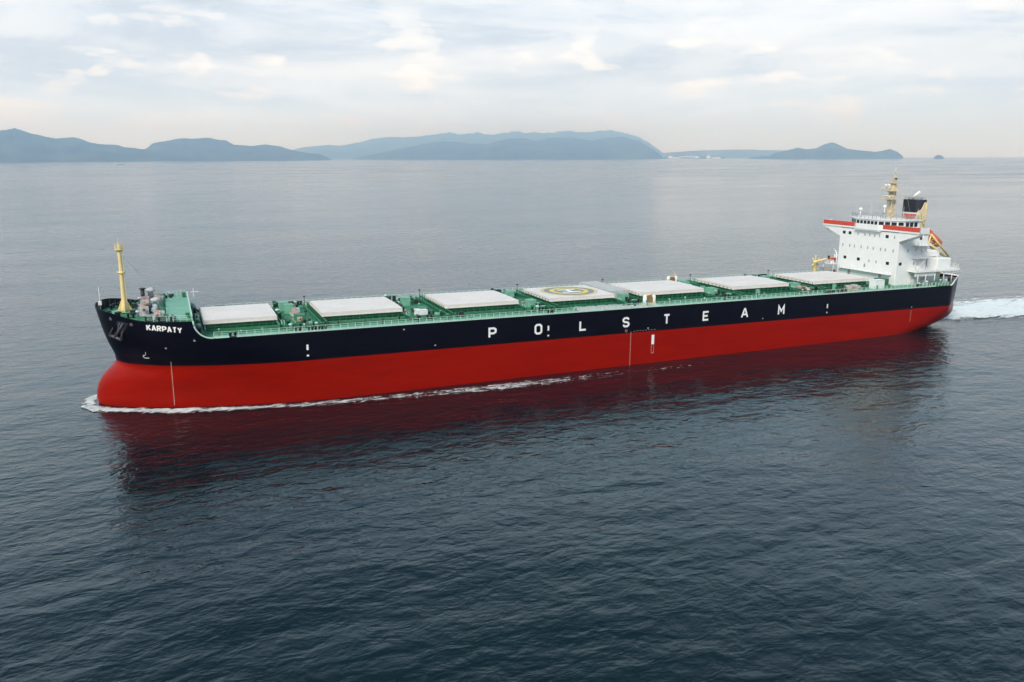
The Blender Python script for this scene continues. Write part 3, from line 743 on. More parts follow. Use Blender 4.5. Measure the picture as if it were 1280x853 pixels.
# monkey island rail, domes, antennas
railing([(199.4, 4.2, 31.5), (199.4, -4.2, 31.5), (202.9, -9.8, 31.5), (208.8, -9.8, 31.5), (208.8, 9.8, 31.5), (202.9, 9.8, 31.5), (199.4, 4.2, 31.5)], 1.1, 1.4, 3, .04, .05).build('monkey_island_railing', 'grey', wh)
mb = MB(); mb.tube((200.4, 4.2, 31.5), (200.4, 4.2, 33.4), .16, .16, 8); mb.ball((200.4, 4.2, 33.8), .55, 12); mb.build('satellite_dome', 'white', wh)
mb = MB(); mb.tube((205.2, 0, 31.5), (205.2, 0, 34.3), .1, .1, 6); mb.ball((205.2, 0, 34.7), .5, 12); mb.build('satellite_dome', 'white', wh)
mb = MB(); mb.tube((202.5, 1.6, 31.5), (202.5, 1.6, 32.9), .07); mb.tube((202.5, 1.6, 32.2), (202.9, .3, 33.0), .05); mb.tube((203.5, -1.2, 31.5), (203.5, -1.2, 32.8), .12); mb.box(203.2, 203.8, -1.6, -.8, 32.6, 33.1); mb.build('magnetic_compass', 'grey', wh)
for x, y, h in ((201.6, 6.8, 4.6), (204, -7.8, 3.6), (203, 2.8, 5.2), (207.8, -9.2, 3.2)): MB().tube((x, y, 31.5), (x, y, 31.5+h), .04, .02, 5).build('whip_antenna', 'white', wh)
# radar mast: tapered box lattice, platforms, scanners
def lattice(mb, x, y, z0_, z1_, w0, w1, n, r=.1):
    P = lambda t, i: Vector((x + (w0+(w1-w0)*t)*(-1 if i in (0, 3) else 1), y + (w0+(w1-w0)*t)*(-1 if i in (0, 1) else 1), z0_+(z1_-z0_)*t))
    for i in range(4): mb.tube(P(0, i), P(1, i), r, r*.8, 6)
    for k in range(n):
        a, b = k/n, (k+1)/n
        for i in range(4):
            j = (i+1) % 4; mb.tube(P(a, i), P(b, j), r*.6, r*.6, 4); mb.tube(P(b, i), P(b, j), r*.6, r*.6, 4)
mb = MB(); lattice(mb, 207.6, 0, 31.5, 41.5, .95, .5, 6, .14); mb.bbox(207.05, 208.15, -.6, .6, 31.5, 41, .1)
mast = mb.build('radar_mast', 'sand', ship)
for z, r, dx in ((36.9, 1.7, -1.1), (39.2, 1.6, -.9), (41.4, 1.0, 0)):
    mb = MB(); mb.box(207.6+dx-r, 207.6+dx+r*.9, -r*1.1, r*1.1, z-.12, z); railing([(207.6+dx-r, -r*1.05, z), (207.6+dx-r, r*1.05, z), (207.6+dx+r*.8, r*1.05, z), (207.6+dx+r*.8, -r*1.05, z), (207.6+dx-r, -r*1.05, z)], .9, 1, 2, .045, .05, mb)
    mb.extrude([(207.6, -.06, z-.12), (207.6+dx-r*.9, -.06, z-.12), (207.6, -.06, z-1.4)], (0, .12, 0)); mb.build('mast_platform', 'sand', mast)
for z, y0_, y1_, x in ((37.7, -2.6, .6, 205.4), (40.0, -1.2, 2.2, 205.6)):
    mb = MB(); mb.tube((x, (y0_+y1_)/2, z-.7), (x, (y0_+y1_)/2, z), .25, .2, 8); mb.box(x-.12, x+.12, y0_, y1_, z, z+.25); mb.build('radar_scanner', 'white', mast)
mb = MB(); mb.tube((204.7, 0, 39.3), (204.7, 0, 40.4), .07); mb.ball((204.7, 0, 40.7), .42, 10); mb.build('satellite_dome', 'white', mast)
mb = MB(); mb.tube((206.0, 0, 39.3), (206.0, 0, 40.4), .07); mb.ball((206.0, 0, 40.7), .42, 10); mb.build('satellite_dome', 'white', mast)
mb = MB(); mb.tube((207.9, 0, 41.4), (207.9, 0, 45.8), .2, .1, 8)
for z in (42.8, 44.3): mb.box(207.5, 208.3, -.9, .9, z, z+.1); mb.box(207.75, 208.05, -.15, .15, z+.1, z+.5)
mb.tube((207.9, 0, 45.8), (207.9, 0, 46.6), .04, .02, 4); mb.build('top_pole', 'sand', mast)
mb = MB()
for z in (42.2, 40.2, 38.0, 35.5): mb.bbox(208.1, 208.7, -.3, .3, z, z+.55, .06)
mb.build('signal_light', 'dark', mast)
mb = MB(); mb.tube((207.6, -4.2, 40.8), (207.6, 4.2, 40.8), .07, .07, 5)
for y in (-4.1, -2.8, 2.8, 4.1): mb.tube((207.6, y, 40.8), (207.6, y*1.8, 31.6), .02, .02, 3)
mb.build('signal_yard', 'sand', mast)
# funnel
def fpoly(x0_, x1_, w, c=.9):
    return [(x0_+c, -w), (x1_-c*.6, -w), (x1_, -w+c), (x1_, w-c), (x1_-c*.6, w), (x0_+c, w), (x0_, w-c), (x0_, -w+c)]
fun = MB().prism(fpoly(214.80, 218.40, 2.90), 21.12, 30.0).build('funnel', 'white', ship)
MB().prism(fpoly(214.75, 218.45, 2.95), 30.0, 30.75).build('funnel_band_white', 'white', fun)
MB().prism(fpoly(214.70, 218.50, 3.00), 28.6, 29.99).build('funnel_band_red', 'orange_red', fun)
MB().prism(fpoly(214.70, 218.50, 3.00), 30.76, 32.55).build('funnel_band_red', 'orange_red', fun)
MB().prism(fpoly(214.72, 218.48, 2.98), 32.551, 33.0).build('funnel_band_white', 'white', fun)
MB().prism(fpoly(214.65, 218.55, 3.05), 33.001, 36.6).build('funnel_top', 'funnelblack', fun)
mb = MB()
for x, y, r, h in ((215.6, -1.4, .3, 1.0), (216.6, .8, .4, 1.2), (217.5, -1, .3, 1.0), (215.8, 1.5, .25, .9)): mb.tube((x, y, 36.4), (x+.3, y, 36.5+h), r, r*.95, 10)
mb.build('exhaust_pipe', 'grey', fun)
mb = MB(); mb.tube((215.6, -.2, 37.2), (217.0, -1.2, 38.9), .4, .4, 10); mb.build('white_uptake', 'white', fun)
railing([(215.2, -2.6, 36.5), (218, -2.6, 36.5), (218, 2.6, 36.5), (215.2, 2.6, 36.5), (215.2, -2.6, 36.5)], .8, 1.4, 2, .04, .04).build('funnel_top_railing', 'grey', fun)
# buff vent trunk with slanted crown on the funnel's port side
mb = MB()
P = [(213.2, -3.15, 27.6), (213.3, -3.15, 31.2), (214.2, -3.15, 32.0), (214.6, -3.15, 33.4), (216.0, -3.15, 33.9), (217.0, -3.15, 35.9), (217.8, -3.15, 35.9), (218.0, -3.15, 31.5), (217.2, -3.15, 27.6)]
mb.extrude(P, (0, -.4, 0)); o = mb.build('funnel_side_casing', 'sand', fun)
mb = MB()
for a, b in (((213.6, -3.65, 27.8), (216.9, -3.65, 32.6)), ((214.6, -3.65, 32.9), (217.0, -3.65, 29.2)), ((217.3, -3.65, 28.2), (217.4, -3.65, 35.6)), ((213.5, -3.65, 30.8), (217.6, -3.65, 30.8))): mb.tube(a, b, .12, .12, 6)
mb.build('casing_frame', 'cream', o)
locker(209.9, -2.5, 28.2, 2.0, 5.0, 3.0, 'dark', 'engine_vent_louvre')
tier(208.61, 213.0, 9.0, 27.95, 28.15, 'bridge_aft_deck')

# ---------------------------------------------------------------- free fall lifeboat launching frame (part of the ship)
mb = MB()
for y in (-2.0, 2.0):
    mb.tube((220.6, y, 24.6), (230.6, y, 18.8), .36, .36, 6)        # rail
    mb.tube((222.6, y, 26.4), (230.9, y, 19.6), .3, .3, 6)          # upper arm
    mb.tube((222.6, y, 26.4), (221.0, y, 21.2), .26, .26, 6)
    for k in range(5):
        t = k/5; mb.tube((221.6+9*t, y, 24.0-5.2*t), (224.0+7*t, y, 25.2-5.7*t), .08, .08, 5)
    mb.tube((230.6, y, 18.9), (227.8, y, 14.2), .22, .22, 6); mb.tube((226.0, y, 21.3), (226.0, y, 14.0), .22, .22, 6)
    mb.tube((226.0, y, 15), (230.4, y, 18.6), .14, .14, 6); mb.tube((221.0, y, 21.2), (226, y, 17.4), .14, .14, 6)
for x, z in ((222.6, 26.4), (230.9, 19.6), (226.5, 23.2), (226.0, 16.5), (230.5, 18.8)): mb.tube((x, -2.0, z), (x, 2.0, z), .16, .16, 6)
mb.build('lifeboat_frame', 'cream', ship)
# stern mooring deck
for y in (-9.5, 9.5): winch(223.2, y, DK, 'lgrey', 3.2)
for x, y in ((216, -12.6), (220, -11.4), (225.6, -6.5), (225.6, 6.5), (216, 12.6), (209.5, -14.4)): bollard(x, y, DK)
for x in (206.5, 210.5, 218.8): locker(x, -11.4, DK, 1.2, 1.0, 1.7, 'lgrey', 'stern_locker')
for k in range(5): vent(205 + 3.1*k, -14.6+.1*k*k, DK, 1.2+.3*(k % 2), .22, ['rail', 'white', 'dgreen'][k % 3])
railing([(x, -(hb(x, DK)-.25), DK) for x in [204+.8*i for i in range(15)]], 1.15, 1.2, 3, .05, .06).build('side_railing', 'rail', ship)
mb = MB(); mb.tube((228.3, 0, 14.5), (229.6, 0, 19.0), .07, .05, 6); mb.build('ensign_staff', 'white', ship)
mb = MB(); mb.tube((227.6, -6.8, 14.6), (227.9, -6.8, 20.6), .05, .03, 5); mb.build('stern_light_pole', 'white', ship)
# starboard provision crane and rescue boat platform
mb = MB(); mb.lathe([(.7, 0), (.6, .5), (.55, 3.6), (.75, 3.7), (.75, 4.4)], (195.0, 14.6, DK), 14); crane = mb.build('provision_crane', 'cream', ship)
mb = MB(); mb.tube((195, 14.6, DK+4.0), (201.5, 14.2, DK+5.2), .35, .2, 8); mb.tube((195, 14.6, DK+6.0), (201, 14.2, DK+5.3), .05, .05, 4); mb.tube((195, 14.6, DK+4.2), (195, 14.6, DK+6.2), .2, .12, 6); mb.tube((193.6, 14.6, DK+2.6), (196.4, 14.6, DK+5.0), .2, .2, 6); mb.tube((193.7, 14.6, DK+5.2), (196.2, 14.6, DK+3.0), .18, .18, 6)
mb.build('crane_jib', 'cream', crane)
mb = MB(); mb.box(198.6, 206.5, 11.0, 15.6, 17.0, 17.25)
for x in (199, 202.6, 206.1): mb.tube((x, 15.3, DK), (x, 15.3, 17.0), .12, .12, 6); mb.tube((x, 11.4, DK), (x, 11.4, 17.0), .12, .12, 6)
railing([(198.7, 11.2, 17.25), (198.7, 15.5, 17.25), (206, 15.5, 17.25)], 1.1, 1.1, 3, .05, .05, mb); plat = mb.build('rescue_boat_platform', 'white', ship)
mb = MB(); mb.tube((200.6, 11.6, 17.2), (200.6, 12.2, 20.6), .22, .18, 8); mb.tube((200.6, 12.2, 20.6), (201.6, 14.4, 21.4), .2, .12, 8); mb.build('rescue_boat_davit', 'white', ship)
for k, (x, y) in enumerate(((197.4, 14.2), (198.6, 12.9), (197.8, 11.6))): locker(x, y, DK, 1.1, 1.0, 2.2 + .3*k, 'grey' if k != 1 else 'pink', 'deck_locker')

# ---------------------------------------------------------------- boats carried on board: things of their own
R4 = Matrix.Rotation(0.010258, 4, 'Y'); SHIPM = Matrix.Translation((0, 0, 0.010258*115)) @ R4
def boat_body(L, B, H, enclosed=True):
    mb = MB(); n = 14; secs = []
    for i in range(n+1):
        t = i/n; x = -L/2 + L*t
        w = B/2*max(.03, (math.sin(PI*min(1, max(0, .06+.90*t))))**.55)
        zb = H*.28*abs(2*t-1)**2.5
        prof = [(0, zb), (w*.55, zb+H*.10), (w*.95, H*.38), (w, H*.5)]
        if enclosed: prof += [(w*.86, H*.72), (w*.55, H*(.9+.06*math.sin(PI*t))), (0, H*(.94+.06*math.sin(PI*t)))]
        else: prof += [(w*.99, H*.62), (w*.8, H*.62), (w*.72, H*.42), (0, H*.40)]
        secs.append([(x, -y, z) for y, z in prof] + [(x, y, z) for y, z in prof[-2:0:-1]])
    m = len(secs[0]); vs = [p for s in secs for p in s]
    fs = [(i*m+k, i*m+(k+1) % m, (i+1)*m+(k+1) % m, (i+1)*m+k) for i in range(n) for k in range(m)]
    fs += [tuple(range(m-1, -1, -1)), tuple(range(n*m, n*m+m))]
    mb.add(vs, fs, 0, True); return mb
lb = thing('lifeboat', 'enclosed orange free-fall lifeboat sloping down on the yellow frame at the stern', 'lifeboat')
lb.matrix_world = SHIPM @ Matrix.Translation((224.6, 0, 23.7)) @ Matrix.Rotation(math.radians(30), 4, 'Y')
boat_body(8.6, 3.0, 2.9).build('boat_hull', 'orange', lb)
mb = MB(); mb.bbox(-3.3, -1.4, -.8, .8, 1.9, 3.1, .2); mb.build('steering_cupola', 'orange', lb)
mb = MB()
for s in (-1, 1):
    for x in (-.8, .6, 2.0): mb.tube((x, s*.95, 2.02), (x, s*1.03, 1.98), .22, .22, 8)
mb.build('porthole', 'glass', lb)
mb = MB(); mb.tube((3.6, 0, 1.2), (-3.9, 0, .35), .12, .12, 6); mb.build('keel_skid', 'dark', lb)
rb = thing('rescue_boat', 'small open red rescue boat on the white platform beside the bridge front', 'rescue boat')
rb.matrix_world = SHIPM @ Matrix.Translation((202.0, 13.7, 17.75))
boat_body(5.6, 2.2, 1.6, False).build('boat_hull', 'orange_red', rb)
mb = MB(); mb.bbox(-.4, .5, -.5, .5, .7, 1.9, .1); mb.build('console', 'white', rb)
mb = MB(); mb.bbox(-3.0, -2.5, -.3, .3, .3, 1.6, .1); mb.build('outboard_motor', 'dark', rb)
mb = MB()
for x in (-1.6, 1.6): mb.extrude([(x-.1, -1.1, -.5), (x-.1, 1.1, -.5), (x-.1, .8, .2), (x-.1, 0, .02), (x-.1, -.8, .2)], (.2, 0, 0))
mb.build('cradle', 'white', rb)

# ---------------------------------------------------------------- water
def water_material():
    m = bpy.data.materials.new('sea_water'); m.use_nodes = True; nt = m.node_tree; N = nt.nodes; Lk = nt.links
    b = N['Principled BSDF']
    b.inputs['Roughness'].default_value = 0.05; b.inputs['IOR'].default_value = 1.333
    geo = N.new('ShaderNodeNewGeometry')
    def noise(scale, stretch, rot, detail=3, rough=.5, dist=0.0):
        mp = N.new('ShaderNodeMapping'); mp.inputs['Scale'].default_value = stretch; mp.inputs['Rotation'].default_value = (0, 0, math.radians(rot))
        Lk.new(geo.outputs['Position'], mp.inputs['Vector'])
        n = N.new('ShaderNodeTexNoise'); n.inputs['Scale'].default_value = scale; n.inputs['Detail'].default_value = detail
        n.inputs['Roughness'].default_value = rough; n.inputs['Distortion'].default_value = dist
        Lk.new(mp.outputs['Vector'], n.inputs['Vector']); return n.outputs['Fac']
    def math_(op, a, bb):
        n = N.new('ShaderNodeMath'); n.operation = op
        for i, v in enumerate((a, bb)):
            if isinstance(v, (int, float)): n.inputs[i].default_value = v
            else: Lk.new(v, n.inputs[i])
        return n.outputs[0]
    swell = noise(.055, (1, 1.9, 1), 14, 2, .5)
    wave = noise(.20, (1, 1.7, 1), -12, 3, .55, .3)
    chop = noise(.48, (1, 1.35, 1), 9, 4, .55, .5)
    rip = noise(2.1, (1, 1.6, 1), -20, 2, .5)
    gust = noise(.006, (1, 2.6, 1), 8, 3, .55)
    gr = N.new('ShaderNodeMapRange'); gr.inputs['From Min'].default_value = .35; gr.inputs['From Max'].default_value = .65
    gr.inputs['To Min'].default_value = .4; gr.inputs['To Max'].default_value = 1.4; Lk.new(gust, gr.inputs['Value'])
    h = math_('MULTIPLY', swell, SW[0])
    h = math_('ADD', h, math_('MULTIPLY', wave, SW[1]))
    fine = math_('ADD', math_('MULTIPLY', chop, SW[2]), math_('MULTIPLY', rip, SW[3]))
    h = math_('ADD', h, math_('MULTIPLY', fine, gr.outputs[0]))
    bp = N.new('ShaderNodeBump'); bp.inputs['Strength'].default_value = 1.0; bp.inputs['Distance'].default_value = 1.0
    Lk.new(h, bp.inputs['Height']); Lk.new(bp.outputs['Normal'], b.inputs['Normal'])
    # beyond the ship the ripples are finer than can be built: rougher water, patchy with the gusts
    ln = N.new('ShaderNodeVectorMath'); ln.operation = 'LENGTH'; Lk.new(geo.outputs['Position'], ln.inputs[0])
    rr_ = N.new('ShaderNodeMapRange'); rr_.inputs['From Min'].default_value = 250; rr_.inputs['From Max'].default_value = 2500
    rr_.inputs['To Min'].default_value = .05; rr_.inputs['To Max'].default_value = .17; Lk.new(ln.outputs['Value'], rr_.inputs['Value'])
    gr2 = N.new('ShaderNodeMapRange'); gr2.inputs['From Min'].default_value = .38; gr2.inputs['From Max'].default_value = .62
    gr2.inputs['To Min'].default_value = .55; gr2.inputs['To Max'].default_value = 1.3; Lk.new(noise(.0022, (1, 2.4, 1), 5, 5, .6), gr2.inputs['Value'])
    Lk.new(math_('MULTIPLY', rr_.outputs[0], gr2.outputs[0]), b.inputs['Roughness'])
    # water body colour drifts between teal and slate
    cr = N.new('ShaderNodeValToRGB'); cr.color_ramp.elements[0].position = .35; cr.color_ramp.elements[1].position = .7
    cr.color_ramp.elements[0].color = (.0015, .007, .012, 1); cr.color_ramp.elements[1].color = (.002, .012, .013, 1)
    Lk.new(noise(.011, (1, 1.4, 1), 30, 4, .6), cr.inputs['Fac']); Lk.new(cr.outputs['Color'], b.inputs['Base Color'])
    return m
SW = (.50, .24, .13, .010)
M['water'] = water_material()
def disc(name, R, z, rings, n=96, c=(110, 0)):
    mb = MB(); vs = [(c[0], c[1], z)]
    for r in rings:
        for i in range(n): t = 2*PI*i/n; vs.append((c[0]+r*math.cos(t), c[1]+r*math.sin(t), z))
    fs = [(0, 1+i, 1+(i+1) % n) for i in range(n)]
    for k in range(len(rings)-1):
        for i in range(n): a = 1+k*n; fs.append((a+i, a+n+i, a+n+(i+1) % n, a+(i+1) % n))
    return mb.add(vs, fs)
w = disc('sea', 0, 0, [100, 400, 1500, 6000, 18000, 30000]).build('sea_water', 'water'); w['kind'] = 'structure'

# foam
def foam_material(name, thr, scale, stretch, rot=0, cover=.5, soft=.12, lace=2.6, dens=.9):
    """broken foam: large clots torn by a finer lace, denser where the edge attribute is high"""
    m = bpy.data.materials.new(name); m.use_nodes = True; nt = m.node_tree; N = nt.nodes; Lk = nt.links
    b = N['Principled BSDF']; b.inputs['Roughness'].default_value = .85; b.inputs['Specular IOR Level'].default_value = .2
    at = N.new('ShaderNodeAttribute'); at.attribute_name = 'edge'
    geo = N.new('ShaderNodeNewGeometry'); mp = N.new('ShaderNodeMapping'); mp.inputs['Scale'].default_value = stretch
    mp.inputs['Rotation'].default_value = (0, 0, math.radians(rot)); Lk.new(geo.outputs['Position'], mp.inputs['Vector'])
    def nz(sc, det, dist):
        n = N.new('ShaderNodeTexNoise'); n.inputs['Scale'].default_value = sc; n.inputs['Detail'].default_value = det; n.inputs['Roughness'].default_value = .7; n.inputs['Distortion'].default_value = dist
        Lk.new(mp.outputs['Vector'], n.inputs['Vector']); return n.outputs['Fac']
    def M_(op, a, bb, c=None):
        n = N.new('ShaderNodeMath'); n.operation = op
        for k, v in enumerate((a, bb, c)):
            if v is None: continue
            if isinstance(v, (int, float)): n.inputs[k].default_value = v
            else: Lk.new(v, n.inputs[k])
        return n.outputs[0]
    big = nz(scale, 6, .8); fine = nz(scale*lace, 5, 1.2)
    a = M_('ADD', M_('MULTIPLY', big, .62), M_('MULTIPLY', fine, .38))
    a = M_('MULTIPLY_ADD', at.outputs['Fac'], cover, a)
    r = N.new('ShaderNodeMapRange'); r.inputs['From Min'].default_value = thr; r.inputs['From Max'].default_value = thr+soft; Lk.new(a, r.inputs['Value'])
    Lk.new(M_('MULTIPLY', r.outputs[0], dens), b.inputs['Alpha'])
    cr = N.new('ShaderNodeValToRGB'); cr.color_ramp.elements[0].position = .35; cr.color_ramp.elements[1].position = .62
    cr.color_ramp.elements[0].color = (.56, .66, .65, 1); cr.color_ramp.elements[1].color = (.84, .85, .84, 1); Lk.new(fine, cr.inputs['Fac']); Lk.new(cr.outputs['Color'], b.inputs['Base Color'])
    bp = N.new('ShaderNodeBump'); bp.inputs['Distance'].default_value = .5; Lk.new(a, bp.inputs['Height']); Lk.new(bp.outputs['Normal'], b.inputs['Normal'])
    return m
M['foam'] = foam_material('bow_foam', .79, .85, (.42, 1.3, 1), 4, .42, .09)
M['wakefoam'] = foam_material('wake_foam', .86, .30, (.34, 1.25, 1), 8, .56, .11, 3.4, 1.0)
def foam_strip(name, rows, m, lump=.12, across=9, sub=3, z=.02, label=None):
    """rows: (x_in, y_in, x_out, y_out, strength)"""
    pts = []
    for a, b in zip(rows, rows[1:]):
        for k in range(sub):
            t = k/sub; pts.append([a[i]+(b[i]-a[i])*t for i in range(5)])
    pts.append(list(rows[-1]))
    vs = []; ed = []
    for xi, yi, xo, yo, st in pts:
        for k in range(across+1):
            t = k/across; x = xi+(xo-xi)*t; y = yi+(yo-yi)*t
            e = st*(1-abs(2*t-1)**2.2) if k else st*.0
            vs.append((x, y, z + lump*e*(.6+noise.noise(Vector((x*.5, y*.5, 3.1)))))); ed.append(e)
    w_ = across+1; fs = [(i*w_+k, i*w_+k+1, (i+1)*w_+k+1, (i+1)*w_+k) for i in range(len(pts)-1) for k in range(across)]
    o = MB().add(vs, fs, 0, True).build(name, m)
    at = o.data.attributes.new('edge', 'FLOAT', 'POINT'); at.data.foreach_set('value', ed)
    o['kind'] = 'stuff'; return o
def wl(x): return -hb(x, 0.02)
rows = []
for x, off, wd, st in ((-1.1, .5, 2.4, .9), (0.2, .3, 2.5, 1), (2, .2, 2.6, 1), (5, .2, 2.6, 1), (9, .2, 2.9, 1), (13, .2, 3.1, 1), (19, .2, 3.0, .95), (26, .3, 2.8, .9), (34, .6, 2.8, .85), (45, .8, 3.2, .8), (58, 1.4, 3.6, .72), (70, 2.2, 4.0, .78), (80, 2.8, 4.2, .8), (92, 3.2, 4.2, .7), (104, 3.6, 3.6, .62), (120, 4.2, 3.2, .55), (140, 4.8, 3.4, .45), (160, 5.5, 3.5, .3)):
    xx = max(x, -1.34); y = -hb(max(xx, -1.3), .02)
    nx = -math.exp(-max(0, x)/7.0)*.9
    if x < 0: rows.append((x-off*.5, y-.1, x-off-wd*1.3, y-.3-wd*.8, st))
    else: rows.append((x+nx*off, y-off*.3-.02, x+nx*(off+wd), y-off-wd*1.75, st))
foam_strip('bow_wave_foam', rows, 'foam', .35)
# front and starboard curl of the bow wave
rows = [(-1.0, -.8, -4.0, -3.2, 1), (-1.2, .1, -4.1, -.4, 1.05), (-1.35, .8, -4.4, 1.2, 1.05), (-.6, 3.2, -4.6, 5.2, .95), (1.2, 5.0, -1.6, 8.0, .8), (5, 7.4, 3.5, 10.5, .7), (12, 10.6, 11, 13.5, .55)]
foam_strip('bow_wave_foam', rows, 'foam', .35)
rows = [(-3.4, 2.6, -5.0, 2.0, .5), (-2.8, -1.6, -4.4, -2.9, 1), (-1.0, -5.0, -2.1, -6.8, .95), (2.4, -8.6, 1.9, -9.8, .5), (6, -12.0, 5.6, -13, .3)]
foam_strip('bow_crest_foam', rows, 'foam', .25)
rows = [(200, 5, 203, -6, .7), (208, 9, 211, -9.5, 1), (220, 14, 223, -11, 1), (236, 18, 239, -16.5, 1), (265, 26, 270, -27, 1), (300, 20, 308, -32, .95), (350, 27, 360, -46, .85), (430, 40, 440, -70, .7), (600, 60, 610, -110, .5)]
foam_strip('wake_foam', rows, 'wakefoam', .5, 24, 8)

# ---------------------------------------------------------------- far islands and coast
CX, CY = 14.3, -177.3
HILLS = [
    ('A', 12500, 1500, [(-11.922, 283.0), (-10.759, 372.0), (-9.19, 442.0), (-8.413, 423.0), (-7.923, 446.0), (-7.673, 464.0), (-7.439, 448.0), (-6.817, 383.0), (-6.004, 351.0), (-5.513, 324.0), (-5.082, 342.0), (-4.653, 348.0), (-4.316, 332.0), (-3.821, 275.0), (-3.262, 252.0), (-2.38, 242.0), (-1.946, 207.0), (-0.913, 177.0), (0.086, 136.0), (1.47, 63.0), (2.401, 3.0)]),
    ('B', 13800, 1200, [(-2.26, 3.0), (-1.55, 66.0), (-1.057, 168.0), (-0.631, 206.0), (-0.333, 270.0), (0.144, 311.0), (0.707, 322.0), (1.472, 362.0), (2.037, 350.0), (3.095, 362.0), (3.716, 332.0), (4.055, 326.0), (4.527, 261.0), (5.66, 241.0), (6.516, 262.0), (7.419, 235.0), (8.017, 182.0), (8.929, 127.0), (9.958, 100.0), (10.469, 45.0), (10.722, 4.0)]),
    ('D', 16000, 1500, [(12.041, 11.0), (13.649, 122.0), (14.726, 186.0), (15.807, 250.0), (16.619, 298.0), (17.596, 347.0), (18.518, 362.0), (20.146, 313.0), (21.236, 313.0), (21.892, 377.0), (22.874, 425.0), (23.692, 424.0), (24.51, 359.0), (25.597, 438.0), (27.226, 420.0), (28.311, 371.0), (29.385, 434.0), (30.457, 448.0), (31.535, 350.0), (32.35, 205.0), (33.059, 44.0)]),
    ('C', 19500, 2200, [(6.86, 8.0), (7.906, 183.0), (8.949, 300.0), (9.726, 319.0), (10.511, 359.0), (11.29, 320.0), (12.085, 379.0), (12.884, 438.0), (13.687, 508.0), (14.488, 538.0), (15.29, 538.0), (16.093, 528.0), (16.904, 578.0), (17.716, 618.0), (18.638, 658.0), (19.34, 607.0), (19.883, 617.0), (20.536, 657.0), (21.242, 607.0), (22.058, 636.0), (22.875, 675.0), (23.256, 695.0), (23.691, 634.0), (24.235, 664.0), (25.595, 632.0), (26.787, 680.0), (27.762, 649.0), (29.482, 695.0), (30.183, 644.0), (31.257, 562.0), (32.069, 402.0), (32.884, 202.0), (33.324, 42.0)]),
    ('E', 14500, 600, [(38.773, 32.0), (39.977, 53.0), (40.362, 107.0), (41.096, 146.0), (41.673, 192.0), (42.219, 158.0), (42.797, 170.0), (43.26, 235.0), (43.726, 273.0), (44.118, 233.0), (44.611, 167.0), (45.651, 134.0), (46.352, 113.0), (46.801, 138.0), (47.112, 164.0), (47.582, 112.0), (47.925, 35.0)]),
    ('F', 14500, 60, [(49.613, 22.0), (49.774, 59.0), (49.903, 61.0), (50.038, 49.0), (50.179, 22.0)]),
    ('L', 17500, 300, [(32.953, 34.0), (34.219, 50.0), (35.788, 54.0), (36.825, 48.0), (37.24, 30.0)]),
    ('H', 25000, 800, [(32.627, 137.0), (35.253, 215.0), (37.83, 245.0), (41.834, 202.0), (44.726, 141.0), (46.599, 71.0)]),
]
M['forest'] = mat('forested_hillside', (0.075, 0.10, 0.085), .9, vary=.6, scale=.004, spec=.1)
NAMES = {'A': 'hills', 'B': 'hills', 'C': 'hills', 'D': 'hills', 'E': 'island', 'F': 'islet', 'L': 'coast', 'H': 'hills'}
for key, D, Wd, P in HILLS:
    if key == 'C': P = [(a, 48+(h-48)*(25500+2200)/(19500+2200)) for a, h in P]; D = 25500
    span = P[-1][0]-P[0][0]; nu = max(40, int(span*32)); nv = 18 if Wd > 100 else 8; vs = []
    for i in range(nu+1):
        az = P[0][0] + span*i/nu; H0 = interp(az, P)
        endf = min(1, min(i, nu-i)/(nu*.04)+.05) if key not in ('A',) else min(1, (nu-i)/(nu*.04)+.05)
        for j in range(nv+1):
            t = j/nv; r = D + 2*Wd*t; prof = math.sin(PI*t)**.8
            x = CX + r*math.sin(math.radians(az)); y = CY + r*math.cos(math.radians(az))
            nz = noise.fractal(Vector((x/900, y/900, ord(key))), 1.0, 2.1, 6)
            ridge = 1-abs(noise.noise(Vector((x/700, y/700, 2.0*ord(key)))))*.9
            f = prof*(1 + (.28*nz - .18*(1-ridge))*(1-prof**3)) + 0.025*nz*prof
            z = (H0*max(0, f)*(endf if prof < .999 else 1) + H0*(.06 if key == 'C' else .04)*prof*noise.fractal(Vector((x/170, y/170, 7.0)), 1.0, 2.0, 4)) if prof > .02 else -6
            vs.append((x, y, z if 0 < j < nv else -6))
    w_ = nv+1; fs = [(i*w_+k, (i+1)*w_+k, (i+1)*w_+k+1, i*w_+k+1) for i in range(nu) for k in range(nv)]
    o = MB().add(vs, fs, 0, True).build(NAMES[key], 'forest'); o['kind'] = 'structure'

# coastal works on the low shore: tanks, sheds and blocks
def at(az, D): return (CX + D*math.sin(math.radians(az)), CY + D*math.cos(math.radians(az)))
M['bwhite'] = mat('pale_industrial_paint', (.75, .75, .73), .7, vary=.06, scale=.02)
M['bgrey'] = mat('grey_industrial_wall', (.22, .22, .23), .8, vary=.2, scale=.02)
def tank(az, D, r, h, label):
    x, y = at(az, D); t = thing('storage_tank', label, 'storage tank', (x, y, 0), 'storage tanks on the far shore')
    MB().lathe([(r, 0), (r, h)], (0, 0, 0), 20).build('tank_wall', 'bwhite', t)
    MB().lathe([(r*1.01, h), (r*.8, h+r*.25), (r*.4, h+r*.4), (.5, h+r*.45)], (0, 0, 0), 20).build('tank_roof', 'bwhite', t)
def shed(az, D, l, d, h, label, m='bwhite'):
    x, y = at(az, D); t = thing('warehouse', label, 'warehouse', (x, y, 0), 'sheds on the far shore'); t.rotation_euler = (0, 0, -math.radians(az))
    MB().box(-l/2, l/2, -d/2, d/2, 0, h).build('wall', m, t)
    MB().extrude([(-l/2-2, -d/2-3, h), (-l/2-2, d/2+3, h), (-l/2-2, 0, h+d*.22)], (l+4, 0, 0)).build('roof', 'bgrey' if m == 'bwhite' else 'bwhite', t)
